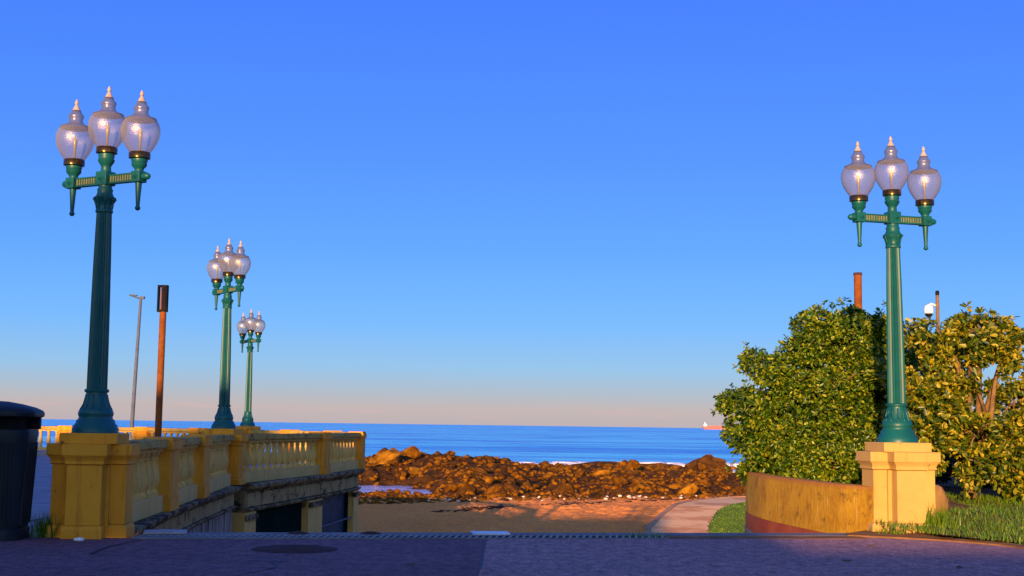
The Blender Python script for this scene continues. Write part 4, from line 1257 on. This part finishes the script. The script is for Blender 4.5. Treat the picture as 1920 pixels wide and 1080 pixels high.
shrub('low_shrub', 'low dark shrub in shade behind the golden shrub', (8.3, 23.5, .4),
      [(0, 0, .6, 1.0, .8, .6), (-1.0, 0, .5, .6, .7, .5), (1.3, 0, .8, 1.0, .8, .8)], 1200, .10, 'leaf_shade', 8, .5, yellow=.5)

# ------------------------------------------------------------ grass
def blades(name, P, h, w, lean, mat='grass', parent=None):
    n = len(P)
    ang = rng.uniform(0, 6.28, n)
    dx = np.stack([np.cos(ang), np.sin(ang), np.zeros(n)], 1)
    side = np.stack([-np.sin(ang), np.cos(ang), np.zeros(n)], 1)
    hh = h * rng.uniform(.5, 1.3, n)[:, None]
    ww = (w * rng.uniform(.7, 1.3, n))[:, None]
    ln = (lean * rng.uniform(.2, 1.4, n))[:, None] * hh
    up = np.array([[0, 0, 1.]])
    v = np.stack([P - side * ww, P + side * ww, P + dx * ln * .4 + up * hh * .6 + side * ww * .7, P + dx * ln * .4 + up * hh * .6 - side * ww * .7, P + dx * ln + up * hh], 1)
    k = 5 * np.arange(n)[:, None]
    F = np.concatenate([k + np.array([[0, 1, 2]]), k + np.array([[0, 2, 3]]), k + np.array([[3, 2, 4]])])
    tt = np.repeat(np.clip(rng.normal(.45, .25, n), 0, 1), 5)
    return big_mesh(name, v.reshape(-1, 3), F, mat, parent, tt)
pts = []
while len(pts) < 34000:
    x, y = random.uniform(4.6, 12), random.uniform(13.6, 21)
    if not inside(x, y, bankpoly) or math.hypot(x - 5.0, y - 17.3) < .50:
        continue
    if x < 5.5 and y > 17.0:
        continue
    d = noise.noise((x * .7, y * .7, 4))
    if d < -.7 or random.random() > 1.2 - (y - 15.5) * .10:
        continue
    pts.append((x, y, bank_h(x, y) - .01))
g = blades('grass', np.array(pts), .07, .0055, 1.0)
tag(g, 'long green grass on the bank at the foot of the cream plinth', 'grass', kind='stuff')
pts = []
for k in range(12000):
    x, y = random.uniform(7.5, 16), random.uniform(48, 71)
    lp2 = lp + [(40, 46), (10, 46)]
    if inside(x, y, lp2):
        pts.append((x, y, beach_h(x, y) + .15))
g = blades('lawn_grass', np.array(pts), .045, .03, .8)
tag(g, 'short lawn grass between the curved path and the wall', 'grass', kind='stuff')
def tuft(label, c, n, h, spread, w=.005):
    P = np.stack([c[0] + rng.normal(0, spread, n), c[1] + rng.normal(0, spread * .6, n), np.full(n, c[2])], 1)
    o = blades('weed_tuft', P, h, w, .7)
    tag(o, label, 'weeds', 'weed tufts', 'stuff')
tuft('weed tuft growing between the bin and the yellow plinth', (-5.14, 14.98, 0), 140, .26, .07, .006)
tuft('low weeds along the foot of the cream plinth', (4.72, 16.72, .02), 90, .09, .10)
tuft('tall grass tuft against the right side of the cream plinth', (5.38, 16.95, .05), 160, .30, .10)
tuft('thin weeds sprouting from the drain near the sunlit edge', (1.55, 16.03, .0), 60, .06, .16)

# weathered half-buried stone behind the cream plinth
def boulder_mesh(name, mat, seed, sub=2, flat=.75, amp=.35, cuts=9):
    """angular rock: a rough ball with planes broken off it"""
    import bmesh
    rs = random.Random(seed * 13 + 1)
    bm = bmesh.new()
    bmesh.ops.create_icosphere(bm, subdivisions=sub, radius=1)
    pl_ = []
    for k in range(cuts):
        n = Vector((rs.gauss(0, 1), rs.gauss(0, 1), rs.gauss(0, .8))).normalized()
        pl_.append((n, rs.uniform(.45, .85)))
    for v in bm.verts:
        v.co *= 1 + amp * .6 * noise.fractal(v.co * 1.1 + Vector((seed * 3.7, seed, 0)), 1.0, 2.0, 4)
        for n, d in pl_:
            e = v.co.dot(n) - d
            if e > 0:
                v.co -= n * e
        v.co *= 1 + .07 * noise.noise(v.co * 4 + Vector((seed, 0, 0)))
        v.co.z *= flat
    me = bpy.data.meshes.new(name)
    bm.to_mesh(me); bm.free()
    me.materials.append(M[mat])
    return me
M['brownstone'] = mottled('brown_weathered_stone', (.16, .09, .03), (.24, .14, .05), 4, .85, .2, 15, .5)
o = bpy.data.objects.new('round_stone', boulder_mesh('round_stone', 'brownstone', 3, 3, 1.0, .12, 2)); C.objects.link(o)
o.location = (5.78, 18.2, .28); o.scale = (.15, .15, .30)
tag(o, 'brown rounded stone behind the right side of the cream plinth', 'stone')

# ------------------------------------------------------------ rocks on the reef
protos = [boulder_mesh('boulder', ('rock_light', 'rock_light', 'rock', 'rock', 'rock', 'rock', 'rock_dark', 'rock_dark')[k], k + 1, 2, random.uniform(.6, .85), .42) for k in range(8)]
def in_view(x, y):
    return -0.125 < x / y < 0.20
cands = []
while len(cands) < 250:
    y = 63 + 95 * random.random() ** 1.5
    x = random.uniform(-.125 * y, .20 * y)
    y0 = 65.5 + 0.55 * (x + 6) if x < 7 else 72.6
    if y < y0:
        continue
    s = random.choice((.2, .28, .4, .62)) * random.uniform(.8, 1.2) * (1 + (y - 63) / 110)
    if ((x + 9.2) / 4.6) ** 2 + ((y - 88.5) / 8) ** 2 < 1 or (x < -3 and y < 82 and s > .36):
        continue
    cands.append((x, y, s))
def where(x, y):
    if math.hypot(x + 9.2, (y - 88.5) / 1.6) < 7:
        return 'rust brown boulder beside the small tide pool at the left'
    if x < -1 and y > 98:
        return 'orange-brown boulder on the long rocky hump behind the terrace end'
    if y < (65.5 + 0.55 * (x + 6) if x < 7 else 72.6) + 7:
        return 'brown boulder in the front row of rocks along the sand'
    if y > 128:
        return 'dark brown boulder near the seaward edge of the reef'
    if x > 9:
        return 'rust brown boulder in the middle of the reef towards the ochre wall'
    return 'rust brown boulder in the middle of the reef right of the hump'
for x, y, s in cands:
    o = bpy.data.objects.new('boulder', random.choice(protos)); C.objects.link(o)
    o.location = (x, y, reef_h(x, y) + s * .18)
    o.rotation_euler = (random.uniform(-.5, .5), random.uniform(-.5, .5), random.uniform(0, 6.3))
    o.scale = (s * random.uniform(.8, 1.7), s * random.uniform(.8, 1.2), s * random.uniform(.6, 1.1))
    lab = where(x, y)
    tag(o, lab, 'boulder', lab.split('boulder ')[1].join(('boulders ', '')))
# the uncountable small stones: one joined mesh
SV, SF = [], []
small = []
for k in range(4):
    me = boulder_mesh('small_stone', 'rock', 20 + k, 1, .75, .4, 6)
    small.append((np.array([v.co[:] for v in me.vertices]), np.array([p.vertices[:] for p in me.polygons])))
    bpy.data.meshes.remove(me)
cnt = 0
nv = 0
while cnt < 6000:
    y = 63.5 + 100 * random.random() ** 1.5
    x = random.uniform(-.14 * y, .22 * y)
    y0 = 64.2 + 0.55 * (x + 6) if x < 7 else 71.3
    if y < y0:
        continue
    s = random.uniform(.07, .24) * (1 + (y - 63) / 80)
    if ((x + 9.2) / 4.6) ** 2 + ((y - 88.5) / 8) ** 2 < 1 and random.random() < .93:
        continue
    v, f = small[cnt % 4]
    a = random.uniform(0, 6.3)
    ca, sa = math.cos(a), math.sin(a)
    Rm = np.array([[ca, -sa, 0], [sa, ca, 0], [0, 0, 1]])
    z = max(reef_h(x, y), sand_h(x, y) - .05) + s * .15
    SV.append((v * [s * random.uniform(.8, 1.5), s, s * random.uniform(.7, 1.2)]) @ Rm.T + [x, y, z]); SF.append(f + nv)
    nv += len(v); cnt += 1
o = big_mesh('loose_stones', np.concatenate(SV), np.concatenate(SF), 'rock')
tag(o, 'countless small rust brown stones strewn over the reef', 'stones', kind='stuff')
# pointed rock at the water's edge on the right and other marked rocks
def big_rock(label, x, y, top, sx, sy, seed, mat='rock_dark', point=0.0):
    me = boulder_mesh('sea_rock', mat, seed, 4, 1.0, .5, 7)
    zs = [v.co.z for v in me.vertices]
    lo, hi = min(zs), max(zs)
    base = -4.6
    for v in me.vertices:
        t = (v.co.z - lo) / (hi - lo)
        k = 1 - point * t
        v.co.x *= k; v.co.y *= k
        v.co.x += .10 * noise.noise(v.co * 3.1); 
        v.co.z = (base + (top - base) * t) + .12 * noise.noise((v.co.x * 5, v.co.y * 5, seed))
        v.co.x *= sx; v.co.y *= sy
    o = bpy.data.objects.new('sea_rock', me); C.objects.link(o)
    o.location = (x, y, 0)
    tag(o, label, 'rock', 'large rocks at the waterline')
big_rock('pointed dark rock at the waterline beside the green shrub', 22.4, 150, -1.6, 5.2, 3, 31, point=.85)
big_rock('low dark rock in the surf right of the pointed rock', 26.5, 143, -3.15, 4.5, 3, 32)
big_rock('flat dark rock ledge at the waterline in mid picture', 10.0, 158, -2.75, 4.6, 3, 33)
big_rock('small dark rock in the surf right of the long hump', 4.2, 163, -2.9, 1.6, 1.6, 34, point=.6)
big_rock('dark rock at the right foot of the long hump', -1.2, 128, -2.0, 1.7, 2, 36, point=.6)
big_rock('broad brown rock ledge left of the pointed rock', 16.0, 152, -2.75, 5.0, 3, 37, 'rock')
# bleached stones along the top of the beach
for k in range(48):
    x = random.uniform(-5, 15)
    y0 = 64.0 + 0.55 * (x + 6) if x < 7 else 71.2
    y = y0 + random.uniform(-.6, 5)
    me = protos[0]
    s = random.uniform(.05, .12)
    o = bpy.data.objects.new('pale_stone', None if False else bpy.data.meshes.get('pale_stone') or boulder_mesh('pale_stone', 'stone_pale', 44, 1, .7, .3)); C.objects.link(o)
    z = max(reef_h(x, y), sand_h(x, y))
    o.location = (x, y, z + s * .6 + .03); o.scale = (s * 1.3, s, s); o.rotation_euler.z = random.uniform(0, 6)
    tag(o, 'small bleached white stone along the line where rocks meet sand', 'stone', 'bleached stones at the top of the beach')

# seaweed wrack line on the sand
def flakes(n, fn):
    V, F, nv = [], [], 0
    for k in range(n):
        x, y, s = fn()
        z = sand_h(x, y) + .02
        m = 7
        ring = [(x + s * random.uniform(.4, 1.3) * math.cos(2 * math.pi * i / m) * 1.6, y + s * random.uniform(.5, 1.2) * math.sin(2 * math.pi * i / m), z) for i in range(m)]
        ring2 = [(x + (p[0] - x) * .55, y + (p[1] - y) * .55, z + s * .35) for p in ring]
        mb.loft([ring, ring2])
mb = MB()
def wr1():
    x = random.uniform(-2.5, 9)
    return x, 62.6 + .84 * (x + 1.5) + random.gauss(0, .22), random.uniform(.03, .11)
def wr2():
    x = random.choice((random.gauss(-2.4, .5), random.gauss(-.6, .5), random.gauss(3.2, .8)))
    return x, 61.9 + .66 * (x + 2.4) + random.gauss(0, .25), random.uniform(.03, .13)
flakes(150, wr1); flakes(70, wr2)
o = mb.build('seaweed_wrack', 'weed'); tag(o, 'dark line of washed-up seaweed across the sand', 'seaweed', kind='stuff')

# surf foam around the waterline rocks
mb = MB()
def foam_patch(x, y, sx, sy, z):
    m = 18
    ring, ring2 = [], []
    for i in range(m):
        a = 2 * math.pi * i / m
        r = 1 + .45 * noise.noise((math.cos(a) * 1.7 + x, math.sin(a) * 1.7 + y, 0))
        ring.append((x + sx * r * math.cos(a), y + sy * r * math.sin(a), z))
        ring2.append((x + sx * .8 * r * math.cos(a), y + sy * .7 * r * math.sin(a), z + .22 + .1 * random.random()))
    mb.loft([ring, ring2])
for k in range(90):
    x = random.uniform(-8, 40)
    foam_patch(x, 182 + random.gauss(0, 5), random.uniform(.8, 3.0), random.uniform(1.0, 2.6), random.uniform(-4.1, -3.75))
for k in range(26):
    x = random.uniform(23.5, 34)
    foam_patch(x, random.uniform(150, 160), random.uniform(.8, 2.2), random.uniform(1, 2.5), -3.7)
for x, y, sx, sy in ((-3.5, 172, 2.2, 3), (-1, 170, 1.8, 3), (2, 172, 1.5, 3), (7, 168, 1.6, 3), (20.2, 126, .8, 1.2), (24, 141, 1.6, 3), (26, 140, 2, 3), (27.5, 143, 2, 3), (25, 145, 1.8, 2)):
    foam_patch(x, y, sx, sy, -3.75 if y > 150 else -3.45)
o = mb.build('surf_foam', 'foam', smooth=True); tag(o, 'white surf foam breaking along the seaward rocks', 'foam', kind='stuff')

# ------------------------------------------------------------ ship on the horizon
sh = empty('cargo_ship', (926, 6000, -4.2))
tag(sh, 'distant red-hulled cargo ship on the horizon', 'ship')
mb = MB()
hull = [(-62, -8), (-58, -10), (50, -10), (62, 0), (50, 10), (-58, 10), (-62, 8)]
mb.loft([[(x * .97, y * .9, 0) for x, y in hull], [(x, y, 13) for x, y in hull]]); mb.build('hull', 'ship_red', sh)
mb = MB(); mb.box(-60, -46, -9, 9, 13.05, 21); mb.box(-58, -50, -7, 7, 21, 25); mb.build('superstructure', 'white', sh)
mb = MB(); mb.box(-57, -53, -2.5, 2.5, 25.05, 30); mb.build('funnel', 'white', sh)
for k in range(5):
    mb = MB(); mb.box(-38 + k * 19, -24 + k * 19, -8, 8, 13.05, 15.5); mb.build('hatch', 'ship_red', sh)

# ------------------------------------------------------------ houses behind the camera (they cast the shade)
def house(label, x0, x1, y0, y1, h, chimneys):
    t = empty('town_house', ((x0 + x1) / 2, (y0 + y1) / 2, 0)); tag(t, label, 'building', 'houses behind the viewer')
    cx, cy = (x0 + x1) / 2, (y0 + y1) / 2
    mb = MB(); mb.box(x0 - cx, x1 - cx, y0 - cy, y1 - cy, 0, h - .4); mb.build('wall', 'house', t)
    mb = MB(); mb.box(x0 - cx - .2, x1 - cx, y0 - cy - .2, y1 - cy + .2, h - .397, h); mb.build('roof', 'concrete', t)
    nx = max(1, int((x1 - x0) / 4))
    for i in range(nx):
        for z in np.arange(1.2, h - 2, 3.0):
            x = x0 - cx + (i + .5) * (x1 - x0) / nx
            mb = MB(); mb.box(x - .6, x + .6, y1 - cy - .05, y1 - cy + .04, z, z + 1.5); w = mb.build('window', 'white', t)
            mb = MB(); mb.box(x - .5, x + .5, y1 - cy + .042, y1 - cy + .05, z + .1, z + 1.4); mb.build('pane', 'glass_blue', w)
    for (x, w, hh) in chimneys:
        mb = MB(); mb.box(x - cx - w / 2, x - cx + w / 2, -.5, .5, h + .003, h + hh); mb.build('chimney', 'house', t)
house('tall house behind the viewer on the left', -68, -24.6, -37, -25, 11.8, [(-31, 1, .8)])
house('three-storey house behind the viewer', -24.59, -13.55, -37, -25, 9.9, [(-17.5, .9, .5), (-14.2, .5, .8)])
house('lower wing of the house behind the viewer', -13.54, -7.5, -36, -25, 6.9, [(-9, .5, .8)])
house('low row of garages behind the viewer on the right', -7.49, 34, -36, -25, 5.85, [])
